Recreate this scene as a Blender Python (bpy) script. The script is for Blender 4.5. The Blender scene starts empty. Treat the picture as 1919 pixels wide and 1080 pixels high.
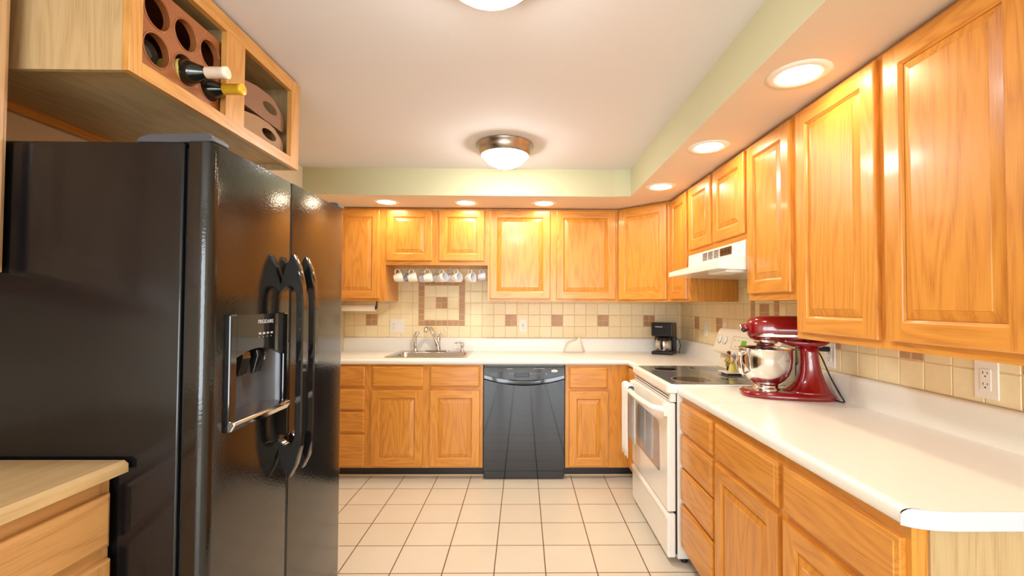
import bpy, bmesh, math, random
from mathutils import Vector, Matrix
random.seed(7)
I = 0.0254                      # every length below is in inches, stored in metres
S = bpy.context.scene
COL = S.collection

# ------------------------------------------------------------------ camera
cam = bpy.data.cameras.new('camera'); camo = bpy.data.objects.new('camera', cam); COL.objects.link(camo)
cam.sensor_fit = 'HORIZONTAL'; cam.sensor_width = 36.0
cam.lens = 836.6 / 1919 * 36.0
cam.shift_x = -(992.07 - 959.5) / 1919
cam.shift_y = (550.95 - 540.0) / 1919
_r = Vector((0.99988845, -0.01433218, 0.00420491)); _d = Vector((0.00453829, 0.023308, -0.99971803)); _f = Vector((0.01423013, 0.99962559, 0.02337044))
camo.matrix_world = Matrix(((_r.x, -_d.x, -_f.x, 0), (_r.y, -_d.y, -_f.y, 0), (_r.z, -_d.z, -_f.z, 52.71 * I), (0, 0, 0, 1)))
cam.clip_start = 0.01
S.camera = camo

# ------------------------------------------------------------------ world and exposure
S.view_settings.view_transform = 'Standard'; S.view_settings.look = 'None'
S.view_settings.exposure = 0.46; S.view_settings.gamma = 1.0; S.view_settings.use_curve_mapping = False
SKY = 9.0
BOWL_L, CAN_L = 62.0, 50.0
BOWL_C, CAN_C = (1.0, 0.96, 0.93), (1.0, 0.83, 0.56)
w = bpy.data.worlds.new('world'); S.world = w; w.use_nodes = True
bgn = w.node_tree.nodes['Background']; bgn.inputs[0].default_value = (0.84, 0.92, 1.0, 1); bgn.inputs[1].default_value = SKY

def portal(x0, x1, z0, z1, y):      # daylight portal in a window opening behind the camera
    l = bpy.data.lights.new('window_portal', 'AREA'); l.shape = 'RECTANGLE'; l.size = (x1 - x0) * I; l.size_y = (z1 - z0) * I
    l.cycles.is_portal = True
    o = bpy.data.objects.new('window_portal', l); COL.objects.link(o)
    o.location = ((x0 + x1) / 2 * I, y * I, (z0 + z1) / 2 * I); o.rotation_euler = (math.radians(90), 0, 0)   # shines towards +Y
    return o
portal(-56, 50, 4, 82, -129.5)

# ------------------------------------------------------------------ room dimensions
XL, XR, YB, YF, ZC = -63.5, 57.07, 160.4, -130.0, 91.8
ZS = 84.0                     # underside of the soffit
ZT, ZUB = 83.75, 53.6         # wall cabinets
YU = 145.05; XU = 44.1        # wall cabinet faces
YBASE = 135.9; XBASE = 32.6   # base cabinet faces

# ------------------------------------------------------------------ materials
def nt(name):
    m = bpy.data.materials.new(name); m.use_nodes = True
    t = m.node_tree; b = t.nodes['Principled BSDF']
    return m, t, b
def N(t, kind, **kw):
    n = t.nodes.new(kind)
    for k, v in kw.items():
        if hasattr(n, k): setattr(n, k, v)
        else: n.inputs[k].default_value = v
    return n
def L(t, a, ao, b, bi): t.links.new(a.outputs[ao], b.inputs[bi])
def mathn(t, op, a, b=None, c=None):
    n = t.nodes.new('ShaderNodeMath'); n.operation = op
    for i, v in enumerate((a, b, c)):
        if v is None: continue
        if isinstance(v, (int, float)): n.inputs[i].default_value = v
        else: t.links.new(v, n.inputs[i])
    return n.outputs[0]
def c4(c): return (c[0], c[1], c[2], 1)
def srgb(r, g, b):
    f = lambda v: (v / 255 / 12.92) if v / 255 <= 0.04045 else ((v / 255 + 0.055) / 1.055) ** 2.4
    return (f(r), f(g), f(b))
def plain(name, col, rough=0.5, metal=0.0, coat=0.0, bump=0.0, bscale=300.0, emit=0.0, spec=0.5, vary=0.03, trans=0.0):
    m, t, b = nt(name)
    tc = N(t, 'ShaderNodeTexCoord'); no = N(t, 'ShaderNodeTexNoise'); no.inputs['Scale'].default_value = bscale; no.inputs['Detail'].default_value = 3
    L(t, tc, 'Object', no, 'Vector')
    lo = [max(0, c * (1 - vary)) for c in col]; hi = [min(1, c * (1 + vary)) for c in col]
    mx = N(t, 'ShaderNodeMix', data_type='RGBA'); mx.inputs[6].default_value = c4(lo); mx.inputs[7].default_value = c4(hi)
    L(t, no, 'Fac', mx, 0); t.links.new(mx.outputs[2], b.inputs['Base Color'])
    b.inputs['Roughness'].default_value = rough; b.inputs['Metallic'].default_value = metal
    b.inputs['Coat Weight'].default_value = coat; b.inputs['Coat Roughness'].default_value = 0.09 if name == 'fridge_black' else 0.05
    b.inputs['Specular IOR Level'].default_value = spec
    if name == 'fridge_black': b.inputs['Coat IOR'].default_value = 1.5; b.inputs['Specular IOR Level'].default_value = 0.25
    b.inputs['Transmission Weight'].default_value = trans
    if bump:
        bp = N(t, 'ShaderNodeBump'); bp.inputs['Strength'].default_value = bump; bp.inputs['Distance'].default_value = 0.001
        L(t, no, 'Fac', bp, 'Height'); L(t, bp, 'Normal', b, 'Normal')
        if name == 'fridge_black': L(t, bp, 'Normal', b, 'Coat Normal')
    if emit:
        b.inputs['Emission Color'].default_value = c4(col); b.inputs['Emission Strength'].default_value = emit
    return m
def oak(name, base, dark, axis, rough=0.34, coat=0.22, ring=0.72, fibre=0.4, k=1.0):
    """varnished oak; AXIS is the direction of the grain in the object's own coordinates"""
    m, t, b = nt(name)
    tc = N(t, 'ShaderNodeTexCoord'); oi = N(t, 'ShaderNodeObjectInfo')
    off = N(t, 'ShaderNodeVectorMath', operation='MULTIPLY_ADD')
    cmb = N(t, 'ShaderNodeCombineXYZ')
    for i in range(3): t.links.new(oi.outputs['Random'], cmb.inputs[i])
    L(t, cmb, 0, off, 0); off.inputs[1].default_value = (17.3, 9.1, 13.7)
    L(t, tc, 'Object', off, 2)
    def mapped(across, along):
        mp = N(t, 'ShaderNodeMapping'); sc = [across * k] * 3; sc[axis] = along * k
        mp.inputs['Scale'].default_value = sc; t.links.new(off.outputs[0], mp.inputs['Vector']); return mp
    n1 = N(t, 'ShaderNodeTexNoise'); n1.inputs['Scale'].default_value = 1; n1.inputs['Detail'].default_value = 2.5; n1.inputs['Roughness'].default_value = 0.45
    L(t, mapped(7.5, 0.9), 0, n1, 'Vector')
    rings = mathn(t, 'PINGPONG', mathn(t, 'MULTIPLY', n1.outputs['Fac'], 26.0), 1.0)
    rr = N(t, 'ShaderNodeValToRGB'); rr.color_ramp.elements[0].position = 0.0; rr.color_ramp.elements[0].color = (1, 1, 1, 1)
    rr.color_ramp.elements[1].position = 0.75; rr.color_ramp.elements[1].color = (0, 0, 0, 1); t.links.new(rings, rr.inputs[0])
    n2 = N(t, 'ShaderNodeTexNoise'); n2.inputs['Scale'].default_value = 1; n2.inputs['Detail'].default_value = 3
    L(t, mapped(420, 9), 0, n2, 'Vector')
    n3 = N(t, 'ShaderNodeTexNoise'); n3.inputs['Scale'].default_value = 1; n3.inputs['Detail'].default_value = 1
    L(t, mapped(3.0, 1.2), 0, n3, 'Vector')
    fr = N(t, 'ShaderNodeValToRGB'); fr.color_ramp.elements[0].position = 0.42; fr.color_ramp.elements[1].position = 0.68; L(t, n2, 'Fac', fr, 0)
    pores = mathn(t, 'MULTIPLY', rr.outputs[0], mathn(t, 'ADD', mathn(t, 'MULTIPLY', fr.outputs[0], 0.6), 0.4))
    f = mathn(t, 'ADD', mathn(t, 'MULTIPLY', pores, ring), mathn(t, 'MULTIPLY', fr.outputs[0], fibre * 0.5))
    f = mathn(t, 'ADD', f, mathn(t, 'MULTIPLY', mathn(t, 'SUBTRACT', n3.outputs['Fac'], 0.5), 0.5))
    f = mathn(t, 'ADD', f, mathn(t, 'MULTIPLY', mathn(t, 'SUBTRACT', oi.outputs['Random'], 0.5), 0.18))
    f = mathn(t, 'MINIMUM', mathn(t, 'MAXIMUM', f, 0.0), 1.0)
    mx = N(t, 'ShaderNodeMix', data_type='RGBA'); mx.inputs[6].default_value = c4(base); mx.inputs[7].default_value = c4(dark)
    t.links.new(f, mx.inputs[0]); t.links.new(mx.outputs[2], b.inputs['Base Color'])
    b.inputs['Roughness'].default_value = rough; b.inputs['Coat Weight'].default_value = coat; b.inputs['Coat Roughness'].default_value = 0.12
    bp = N(t, 'ShaderNodeBump'); bp.inputs['Strength'].default_value = 0.06; bp.inputs['Distance'].default_value = 0.001
    t.links.new(n2.outputs['Fac'], bp.inputs['Height']); L(t, bp, 'Normal', b, 'Normal')
    return m
OB, OD = (0.71, 0.302, 0.046), (0.45, 0.150, 0.018)
M = {}
M['oak_v'] = oak('oak_vertical', OB, OD, 2)
M['oak_h'] = oak('oak_horizontal', OB, OD, 0)
M['oak_d'] = oak('oak_depth', OB, OD, 1)
M['pale_v'] = oak('pale_oak_vertical', (0.57, 0.40, 0.20), (0.36, 0.22, 0.085), 2, rough=0.45, coat=0.1, ring=0.5)
M['pale_d'] = oak('pale_oak_depth', (0.60, 0.42, 0.20), (0.38, 0.23, 0.09), 1, rough=0.45, coat=0.1)
M['pale_x'] = oak('pale_oak_top', (0.66, 0.47, 0.235), (0.46, 0.29, 0.12), 1, rough=0.4, coat=0.15, ring=0.5)
M['lightoak_h'] = oak('light_oak_horizontal', (0.63, 0.34, 0.12), (0.40, 0.18, 0.05), 0)
M['lightoak_v'] = oak('light_oak_vertical', (0.63, 0.34, 0.12), (0.40, 0.18, 0.05), 2)
M['frameoak_v'] = oak('golden_oak_vertical', (0.66, 0.335, 0.085), (0.44, 0.18, 0.035), 2)
M['palewall'] = oak('pale_pinkish_oak', (0.66, 0.42, 0.22), (0.44, 0.22, 0.09), 2)
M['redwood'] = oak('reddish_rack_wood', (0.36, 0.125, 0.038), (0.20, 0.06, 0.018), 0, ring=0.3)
M['redwood_shaded'] = oak('reddish_rack_wood_shaded', (0.12, 0.032, 0.012), (0.06, 0.016, 0.007), 0, ring=0.3)  # darker copy of the rack wood; shade inside the rack put into the colour
M['wall'] = plain('wall_paint_sage', srgb(200, 196, 160), 0.7, bump=0.05, bscale=400)
M['wall_b'] = plain('wall_paint_beige', srgb(222, 206, 178), 0.7, bump=0.05, bscale=400)
M['ceil'] = plain('ceiling_paint', srgb(224, 220, 218), 0.85, bump=0.04, bscale=300)
M['soffit'] = plain('soffit_paint_sage', srgb(192, 188, 150), 0.7, bump=0.05, bscale=400)
M['soffit_under'] = plain('soffit_underside_paint', srgb(226, 208, 184), 0.85)
M['counter'] = plain('white_laminate', srgb(243, 241, 231), 0.28, vary=0.015, bscale=900)
M['cap'] = plain('laminate_end_strip', srgb(206, 211, 218), 0.3, vary=0.01)
M['black'] = plain('black_toe_vinyl', (0.018, 0.018, 0.020), 0.4)
M['blackplastic'] = plain('black_plastic', (0.012, 0.012, 0.013), 0.25)
M['blackgloss'] = plain('black_gloss', (0.010, 0.010, 0.011), 0.06, coat=0.5)
M['dwblack'] = plain('dishwasher_black', (0.009, 0.009, 0.010), 0.04, coat=0.3)
M['frblack'] = plain('fridge_black', (0.005, 0.005, 0.005), 0.12, bump=0.22, bscale=150, coat=0.8)
M['frside'] = plain('fridge_black_side', (0.006, 0.006, 0.007), 0.15, bump=0.12, bscale=200)
M['grey'] = plain('dark_grey_plastic', (0.075, 0.08, 0.095), 0.2)
M['chrome'] = plain('chrome', (0.78, 0.76, 0.74), 0.12, metal=1)
M['steel'] = plain('brushed_steel', (0.66, 0.64, 0.61), 0.24, metal=1, bump=0.03, bscale=700)
M['nickel'] = plain('brushed_nickel', (0.46, 0.40, 0.34), 0.28, metal=1)
M['white'] = plain('white_enamel', srgb(246, 243, 234), 0.18, coat=0.3, vary=0.01)
M['whiteplastic'] = plain('white_plastic', srgb(244, 238, 226), 0.35, vary=0.01)
M['bisque'] = plain('bisque_range_panel', srgb(240, 230, 208), 0.25, vary=0.01)
M['greyglass'] = plain('oven_window_glass', (0.36, 0.35, 0.36), 0.07, coat=0.5)
M['glasstop'] = plain('cooktop_glass', (0.13, 0.127, 0.122), 0.07, coat=0.1)
M['burner'] = plain('burner_disc', (0.022, 0.013, 0.008), 0.07)
M['ringgrey'] = plain('burner_ring_print', (0.42, 0.41, 0.39), 0.15)
M['red'] = plain('red_enamel', (0.24, 0.003, 0.007), 0.16, coat=0.8, vary=0.02)
M['porc'] = plain('porcelain', srgb(236, 228, 212), 0.2, coat=0.3)
M['porcblue'] = plain('porcelain_bluish', srgb(204, 204, 208), 0.2, coat=0.3)
M['orange'] = plain('orange_print', srgb(226, 184, 152), 0.4)
M['paper'] = plain('paper', srgb(248, 242, 226), 0.9, vary=0.01)
M['cloth'] = plain('towel_cloth', srgb(246, 242, 236), 0.95, bump=0.3, bscale=900)
M['card'] = plain('brown_card', (0.26, 0.125, 0.062), 0.65, bscale=60, vary=0.12)
M['card2'] = plain('tan_card', (0.36, 0.205, 0.095), 0.65, bscale=60, vary=0.12)
M['bottle'] = plain('dark_bottle_glass', (0.010, 0.012, 0.008), 0.05, coat=0.6)
M['label'] = plain('yellow_bottle_label', srgb(232, 214, 110), 0.6)
M['cream'] = plain('cream_capsule', srgb(232, 214, 190), 0.4)
M['gold'] = plain('gold_capsule', srgb(226, 178, 40), 0.3)
M['brown'] = plain('brown_glass', (0.05, 0.018, 0.006), 0.3)
M['green'] = plain('green_display', (0.06, 0.30, 0.02), 0.3, emit=0.4)
M['display'] = plain('dark_display', (0.02, 0.016, 0.012), 0.15)
M['lightprint'] = plain('light_grey_print', (0.55, 0.56, 0.58), 0.5)
M['darkprint'] = plain('dark_print', (0.02, 0.02, 0.02), 0.5)
M['slot'] = plain('socket_slot', (0.03, 0.025, 0.02), 0.6)
M['rock'] = plain('pale_stone', srgb(236, 220, 204), 0.55, bump=0.5, bscale=90, vary=0.06)
M['grout'] = plain('wall_grout', srgb(226, 202, 158), 0.9)
M['shoe'] = plain('shoe_moulding', srgb(214, 186, 146), 0.6)
M['skin'] = plain('figurine_skin', srgb(226, 164, 130), 0.4)
M['fgreen'] = plain('figurine_green', srgb(140, 150, 50), 0.4)
M['fyellow'] = plain('figurine_yellow', srgb(228, 210, 110), 0.4)
M['fblue'] = plain('figurine_blue', srgb(120, 140, 190), 0.4)
M['fwhite'] = plain('figurine_white', srgb(232, 230, 232), 0.4)
M['fhair'] = plain('figurine_hair', srgb(80, 40, 24), 0.5)
def lamp_mat(name, col, s):
    m, t, b = nt(name); b.inputs['Base Color'].default_value = c4((0.9, 0.88, 0.84))
    b.inputs['Emission Color'].default_value = c4(col); b.inputs['Emission Strength'].default_value = s; return m
M['bowl'] = lamp_mat('lit_opal_glass', BOWL_C, BOWL_L); M['bowl_near'] = lamp_mat('lit_opal_glass_dimmer', BOWL_C, BOWL_L * 0.7)
M['lens'] = lamp_mat('lit_lens', CAN_C, CAN_L)
def tile_mat(name, a, bcol, rough, nscale):
    m, t, b = nt(name)
    g = N(t, 'ShaderNodeNewGeometry'); tc = N(t, 'ShaderNodeTexCoord')
    n = N(t, 'ShaderNodeTexNoise'); n.inputs['Scale'].default_value = nscale; n.inputs['Detail'].default_value = 5; L(t, tc, 'Object', n, 'Vector')
    f = mathn(t, 'ADD', mathn(t, 'MULTIPLY', n.outputs['Fac'], 0.7), mathn(t, 'MULTIPLY', g.outputs['Random Per Island'], 0.45))
    mx = N(t, 'ShaderNodeMix', data_type='RGBA'); mx.inputs[6].default_value = c4(a); mx.inputs[7].default_value = c4(bcol)
    t.links.new(f, mx.inputs[0]); t.links.new(mx.outputs[2], b.inputs['Base Color']); b.inputs['Roughness'].default_value = rough
    bp = N(t, 'ShaderNodeBump'); bp.inputs['Strength'].default_value = 0.25; bp.inputs['Distance'].default_value = 0.001; L(t, n, 'Fac', bp, 'Height'); L(t, bp, 'Normal', b, 'Normal')
    return m
M['tile'] = tile_mat('cream_wall_tile', srgb(252, 240, 200), srgb(240, 218, 168), 0.4, 40)
M['mosaic'] = tile_mat('brown_mosaic_tile', srgb(208, 166, 122), srgb(176, 132, 94), 0.4, 90)
def floor_mat():
    m, t, b = nt('floor_tile')
    tc = N(t, 'ShaderNodeTexCoord'); sp = N(t, 'ShaderNodeSeparateXYZ'); L(t, tc, 'Object', sp, 0)
    tpx, tpy = 10.16 * I, 10.02 * I
    ux = mathn(t, 'DIVIDE', mathn(t, 'SUBTRACT', sp.outputs[0], -15.61 * I), tpx); uy = mathn(t, 'DIVIDE', mathn(t, 'SUBTRACT', sp.outputs[1], 128.9 * I), tpy)
    wig = N(t, 'ShaderNodeTexNoise'); wig.inputs['Scale'].default_value = 14; L(t, tc, 'Object', wig, 'Vector')
    wg = mathn(t, 'MULTIPLY', mathn(t, 'SUBTRACT', wig.outputs['Fac'], 0.5), 0.006)
    ex = mathn(t, 'PINGPONG', mathn(t, 'ADD', ux, wg), 0.5); ey = mathn(t, 'PINGPONG', mathn(t, 'ADD', uy, wg), 0.5)
    e = mathn(t, 'MINIMUM', ex, ey)
    gm = N(t, 'ShaderNodeMapRange'); t.links.new(e, gm.inputs[0]); gm.inputs[1].default_value = 0.0075; gm.inputs[2].default_value = 0.0145
    cell = N(t, 'ShaderNodeCombineXYZ'); t.links.new(mathn(t, 'FLOOR', ux), cell.inputs[0]); t.links.new(mathn(t, 'FLOOR', uy), cell.inputs[1])
    wn = N(t, 'ShaderNodeTexWhiteNoise'); L(t, cell, 0, wn, 'Vector')
    n = N(t, 'ShaderNodeTexNoise'); n.inputs['Scale'].default_value = 5; n.inputs['Detail'].default_value = 4; L(t, tc, 'Object', n, 'Vector')
    f = mathn(t, 'ADD', mathn(t, 'MULTIPLY', n.outputs['Fac'], 0.6), mathn(t, 'MULTIPLY', wn.outputs['Value'], 0.3))
    c = N(t, 'ShaderNodeMix', data_type='RGBA'); c.inputs[6].default_value = c4(srgb(223, 215, 198)); c.inputs[7].default_value = c4(srgb(214, 202, 178)); t.links.new(f, c.inputs[0])
    c2 = N(t, 'ShaderNodeMix', data_type='RGBA'); c2.inputs[6].default_value = c4(srgb(116, 70, 42)); t.links.new(c.outputs[2], c2.inputs[7]); L(t, gm, 0, c2, 0)
    t.links.new(c2.outputs[2], b.inputs['Base Color'])
    rg = N(t, 'ShaderNodeMapRange'); L(t, gm, 0, rg, 0); rg.inputs[3].default_value = 0.8; rg.inputs[4].default_value = 0.26; L(t, rg, 0, b, 'Roughness')
    bp = N(t, 'ShaderNodeBump'); bp.inputs['Strength'].default_value = 0.5; bp.inputs['Distance'].default_value = 0.0015; L(t, gm, 0, bp, 'Height'); L(t, bp, 'Normal', b, 'Normal')
    return m
M['floor'] = floor_mat()

# ------------------------------------------------------------------ mesh helpers
class MB:
    """collects shapes (inches) and links them as one mesh object"""
    def __init__(s, o=(0, 0, 0)): s.v = []; s.f = []; s.mi = []; s.sm = []; s.mats = []; s.o = Vector(o)
    def m(s, mat):
        if mat not in s.mats: s.mats.append(mat)
        return s.mats.index(mat)
    def add(s, verts, faces, mat, smooth=False):
        b = len(s.v); s.v += [Vector(p) - s.o for p in verts]
        k = s.m(mat)
        for f in faces: s.f.append([b + i for i in f]); s.mi.append(k); s.sm.append(smooth)
        return s
    def box(s, x0, x1, y0, y1, z0, z1, mat, bev=0.0, seg=2, rot=None):
        if x0 > x1: x0, x1 = x1, x0
        if y0 > y1: y0, y1 = y1, y0
        if z0 > z1: z0, z1 = z1, z0
        vs = [(x, y, z) for x in (x0, x1) for y in (y0, y1) for z in (z0, z1)]
        fs = [(0, 1, 3, 2), (4, 6, 7, 5), (0, 4, 5, 1), (2, 3, 7, 6), (0, 2, 6, 4), (1, 5, 7, 3)]
        if bev > 0:
            bm = bmesh.new(); bv = [bm.verts.new(p) for p in vs]
            for f in fs: bm.faces.new([bv[i] for i in f])
            bmesh.ops.bevel(bm, geom=list(bm.edges), offset=min(bev, 0.49 * min(x1 - x0, y1 - y0, z1 - z0)), segments=seg, profile=0.5, affect='EDGES')
            bm.verts.index_update()
            vs = [v.co.copy() for v in bm.verts]; fs = [[v.index for v in f.verts] for f in bm.faces]; bm.free()
        if rot:
            c = Vector(((x0 + x1) / 2, (y0 + y1) / 2, (z0 + z1) / 2)); vs = [rot @ (Vector(p) - c) + c for p in vs]
        return s.add(vs, fs, mat, False)
    def prism(s, poly, a0, a1, axis, mat, bev=0.0, seg=2, smooth=False):
        """poly: 2D points in the plane normal to AXIS (0: (y,z), 1: (x,z), 2: (x,y)), extruded from a0 to a1"""
        def P(p, a): return ((a, p[0], p[1]), (p[0], a, p[1]), (p[0], p[1], a))[axis]
        bm = bmesh.new(); n = len(poly)
        A = [bm.verts.new(P(p, a0)) for p in poly]; B = [bm.verts.new(P(p, a1)) for p in poly]
        bm.faces.new(A); bm.faces.new(B)
        for i in range(n): bm.faces.new((A[i], A[(i + 1) % n], B[(i + 1) % n], B[i]))
        bmesh.ops.recalc_face_normals(bm, faces=list(bm.faces))
        if bev: bmesh.ops.bevel(bm, geom=[e for e in bm.edges], offset=bev, segments=seg, profile=0.5, affect='EDGES', clamp_overlap=True)
        bm.verts.index_update()
        vs = [v.co.copy() for v in bm.verts]; fs = [[v.index for v in f.verts] for f in bm.faces]; bm.free()
        return s.add(vs, fs, mat, smooth)
    def lathe(s, prof, c, mat, axis=2, seg=32, rot=None, smooth=True, caps=True):
        """prof: (radius, height) pairs turned about AXIS through c"""
        vs = []; fs = []
        for r, h in prof:
            for k in range(seg):
                a = 2 * math.pi * k / seg; p = (r * math.cos(a), r * math.sin(a), h)
                if axis == 0: p = (h, r * math.cos(a), r * math.sin(a))
                if axis == 1: p = (r * math.cos(a), h, -r * math.sin(a))
                p = Vector(p)
                if rot: p = rot @ p
                vs.append(p + Vector(c))
        for i in range(len(prof) - 1):
            for k in range(seg):
                k2 = (k + 1) % seg; fs.append((i * seg + k, i * seg + k2, (i + 1) * seg + k2, (i + 1) * seg + k))
        if caps:
            if prof[0][0] > 1e-6: fs.append(tuple(reversed(range(seg))))
            if prof[-1][0] > 1e-6: fs.append(tuple((len(prof) - 1) * seg + k for k in range(seg)))
        return s.add(vs, fs, mat, smooth)
    def tube(s, pts, r, mat, seg=10, closed=False, smooth=True, flat=None):
        pts = [Vector(p) for p in pts]; n = len(pts); vs = []; fs = []; up = None
        for i, p in enumerate(pts):
            a = pts[(i - 1) % n] if (closed or i > 0) else p; b = pts[(i + 1) % n] if (closed or i < n - 1) else p
            d = (b - a).normalized()
            if up is None:
                up = Vector((0, 0, 1)) if abs(d.z) < 0.9 else Vector((0, 1, 0))
            sd = d.cross(up).normalized(); up = sd.cross(d).normalized()
            rr = r[i] if isinstance(r, (list, tuple)) else r
            for k in range(seg):
                t = 2 * math.pi * k / seg
                vs.append(p + sd * (math.cos(t) * rr) + up * (math.sin(t) * rr * (flat or 1)))
        for i in range(n if closed else n - 1):
            for k in range(seg):
                k2 = (k + 1) % seg; j = (i + 1) % n
                fs.append((i * seg + k, i * seg + k2, j * seg + k2, j * seg + k))
        if not closed: fs.append(tuple(reversed(range(seg)))); fs.append(tuple((n - 1) * seg + k for k in range(seg)))
        return s.add(vs, fs, mat, smooth)
    def loft(s, rings, mat, caps=True, smooth=True, closed=True):
        n = len(rings[0]); vs = [p for r in rings for p in r]; fs = []
        for i in range(len(rings) - 1):
            for k in range(n if closed else n - 1):
                k2 = (k + 1) % n; fs.append((i * n + k, i * n + k2, (i + 1) * n + k2, (i + 1) * n + k))
        if caps: fs.append(tuple(reversed(range(n)))); fs.append(tuple((len(rings) - 1) * n + k for k in range(n)))
        return s.add(vs, fs, mat, smooth)
    def sphere(s, c, r, mat, seg=16):
        rx, ry, rz = r if isinstance(r, (tuple, list)) else (r, r, r)
        prof = [(math.sin(math.pi * i / 10), -math.cos(math.pi * i / 10)) for i in range(11)]
        vs = []; fs = []
        for a, h in prof:
            for k in range(seg): t = 2 * math.pi * k / seg; vs.append((c[0] + rx * a * math.cos(t), c[1] + ry * a * math.sin(t), c[2] + rz * h))
        for i in range(10):
            for k in range(seg): k2 = (k + 1) % seg; fs.append((i * seg + k, i * seg + k2, (i + 1) * seg + k2, (i + 1) * seg + k))
        return s.add(vs, fs, mat, True)
    def build(s, name, parent=None, sub=0, auto=True):
        me = bpy.data.meshes.new(name); me.from_pydata([tuple(v * I) for v in s.v], [], s.f)
        for mm in s.mats: me.materials.append(mm if not isinstance(mm, str) else M[mm])
        me.polygons.foreach_set('material_index', s.mi); me.polygons.foreach_set('use_smooth', s.sm)
        bm = bmesh.new(); bm.from_mesh(me); bmesh.ops.remove_doubles(bm, verts=bm.verts, dist=1e-6)
        bmesh.ops.recalc_face_normals(bm, faces=list(bm.faces)); bm.to_mesh(me); bm.free(); me.update()
        o = bpy.data.objects.new(name, me); COL.objects.link(o)
        if parent is not None: o.parent = parent
        else: o.location = s.o * I
        if sub:
            sm = o.modifiers.new('subdivision', 'SUBSURF'); sm.levels = sub; sm.render_levels = sub
        return o
def smooth_by_angle(o, deg=35):
    me = o.data; me.polygons.foreach_set('use_smooth', [True] * len(me.polygons))
    bm = bmesh.new(); bm.from_mesh(me)
    for e in bm.edges:
        if len(e.link_faces) == 2 and e.calc_face_angle(0) > math.radians(deg): e.smooth = False
    bm.to_mesh(me); bm.free(); return o
def thing(name, label, cat, loc=(0, 0, 0), rotz=0.0, group=None):
    o = bpy.data.objects.new(name, None); COL.objects.link(o); o.empty_display_size = 0.05
    o.location = Vector(loc) * I; o.rotation_euler = (0, 0, math.radians(rotz)); o['label'] = label; o['category'] = cat
    if group: o['group'] = group
    return o
def tag(o, label, cat, group=None):
    o['label'] = label; o['category'] = cat
    if group: o['group'] = group
    return o
def struct(name, mb):
    o = mb.build(name); o['kind'] = 'structure'; return o
def arc(cx, cy, r, a0, a1, n):
    return [(cx + r * math.cos(math.radians(a0 + (a1 - a0) * i / n)), cy + r * math.sin(math.radians(a0 + (a1 - a0) * i / n))) for i in range(n + 1)]
def text_mesh(name, body, size, mat, parent, loc, rot, extrude=0.01, align='CENTER', sx=1.0):
    cu = bpy.data.curves.new(name, 'FONT'); cu.body = body; cu.size = size * I; cu.extrude = extrude * I; cu.align_x = align; cu.align_y = 'CENTER'
    t = bpy.data.objects.new(name + '_curve', cu); COL.objects.link(t)
    bpy.context.view_layer.update()
    me = bpy.data.meshes.new_from_object(t.evaluated_get(bpy.context.evaluated_depsgraph_get()))
    bpy.data.objects.remove(t); bpy.data.curves.remove(cu)
    me.name = name; me.materials.clear(); me.materials.append(M[mat])
    o = bpy.data.objects.new(name, me); COL.objects.link(o); o.parent = parent
    o.location = Vector(loc) * I; o.rotation_euler = rot; o.scale = (sx, 1, 1); return o

# ------------------------------------------------------------------ the room
b = MB(); b.box(XL - 6, XR + 6, YF - 6, YB + 6, -4, 0, 'floor'); struct('floor', b)
b = MB(); b.box(XL - 6, XR + 6, YF - 6, YB + 6, ZC, ZC + 4, 'ceil'); struct('ceiling', b)
b = MB(); b.box(XL - 5, XR + 5, YB, YB + 5, 0, ZC, 'wall'); struct('wall_back', b)
b = MB(); b.box(XL - 5, XL, YF, YB, 0, ZC, 'wall_b'); struct('wall_left', b)
b = MB(); b.box(XR, XR + 5, YF, YB, 0, ZC, 'wall_b'); struct('wall_right', b)
b = MB()
b.box(XL, -56, YF - 5, YF, 0, ZC, 'wall_b').box(50, XR, YF - 5, YF, 0, ZC, 'wall_b').box(-56, 50, YF - 5, YF, 82, ZC, 'wall_b').box(-56, 50, YF - 5, YF, 0, 4, 'wall_b')
struct('wall_front', b)
b = MB()
for x in (-56, -21, 13, 47): b.box(x, x + 3, YF - 4, YF - 1, 4, 82, 'whiteplastic')
b.box(-56, 50, YF - 4, YF - 1, 4, 7, 'whiteplastic').box(-56, 50, YF - 4, YF - 1, 79, 82, 'whiteplastic')
struct('window_1', b)
# lowered soffit over the cabinets on the back and right walls, inner corner cut at 45 degrees
XS, YS = 30.9, 128.3
SOF = [(XL, YB), (XL, YS), (XS - 4.7, YS), (XS, YS + 2.6 - 3.6), (XS, -6), (XR, -6), (XR, YB)]
b = MB(); b.prism(SOF, ZS, ZC, 2, 'soffit'); b.prism(SOF, ZS - 0.02, ZS - 0.001, 2, 'soffit_under'); struct('trim_1', b)

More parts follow.
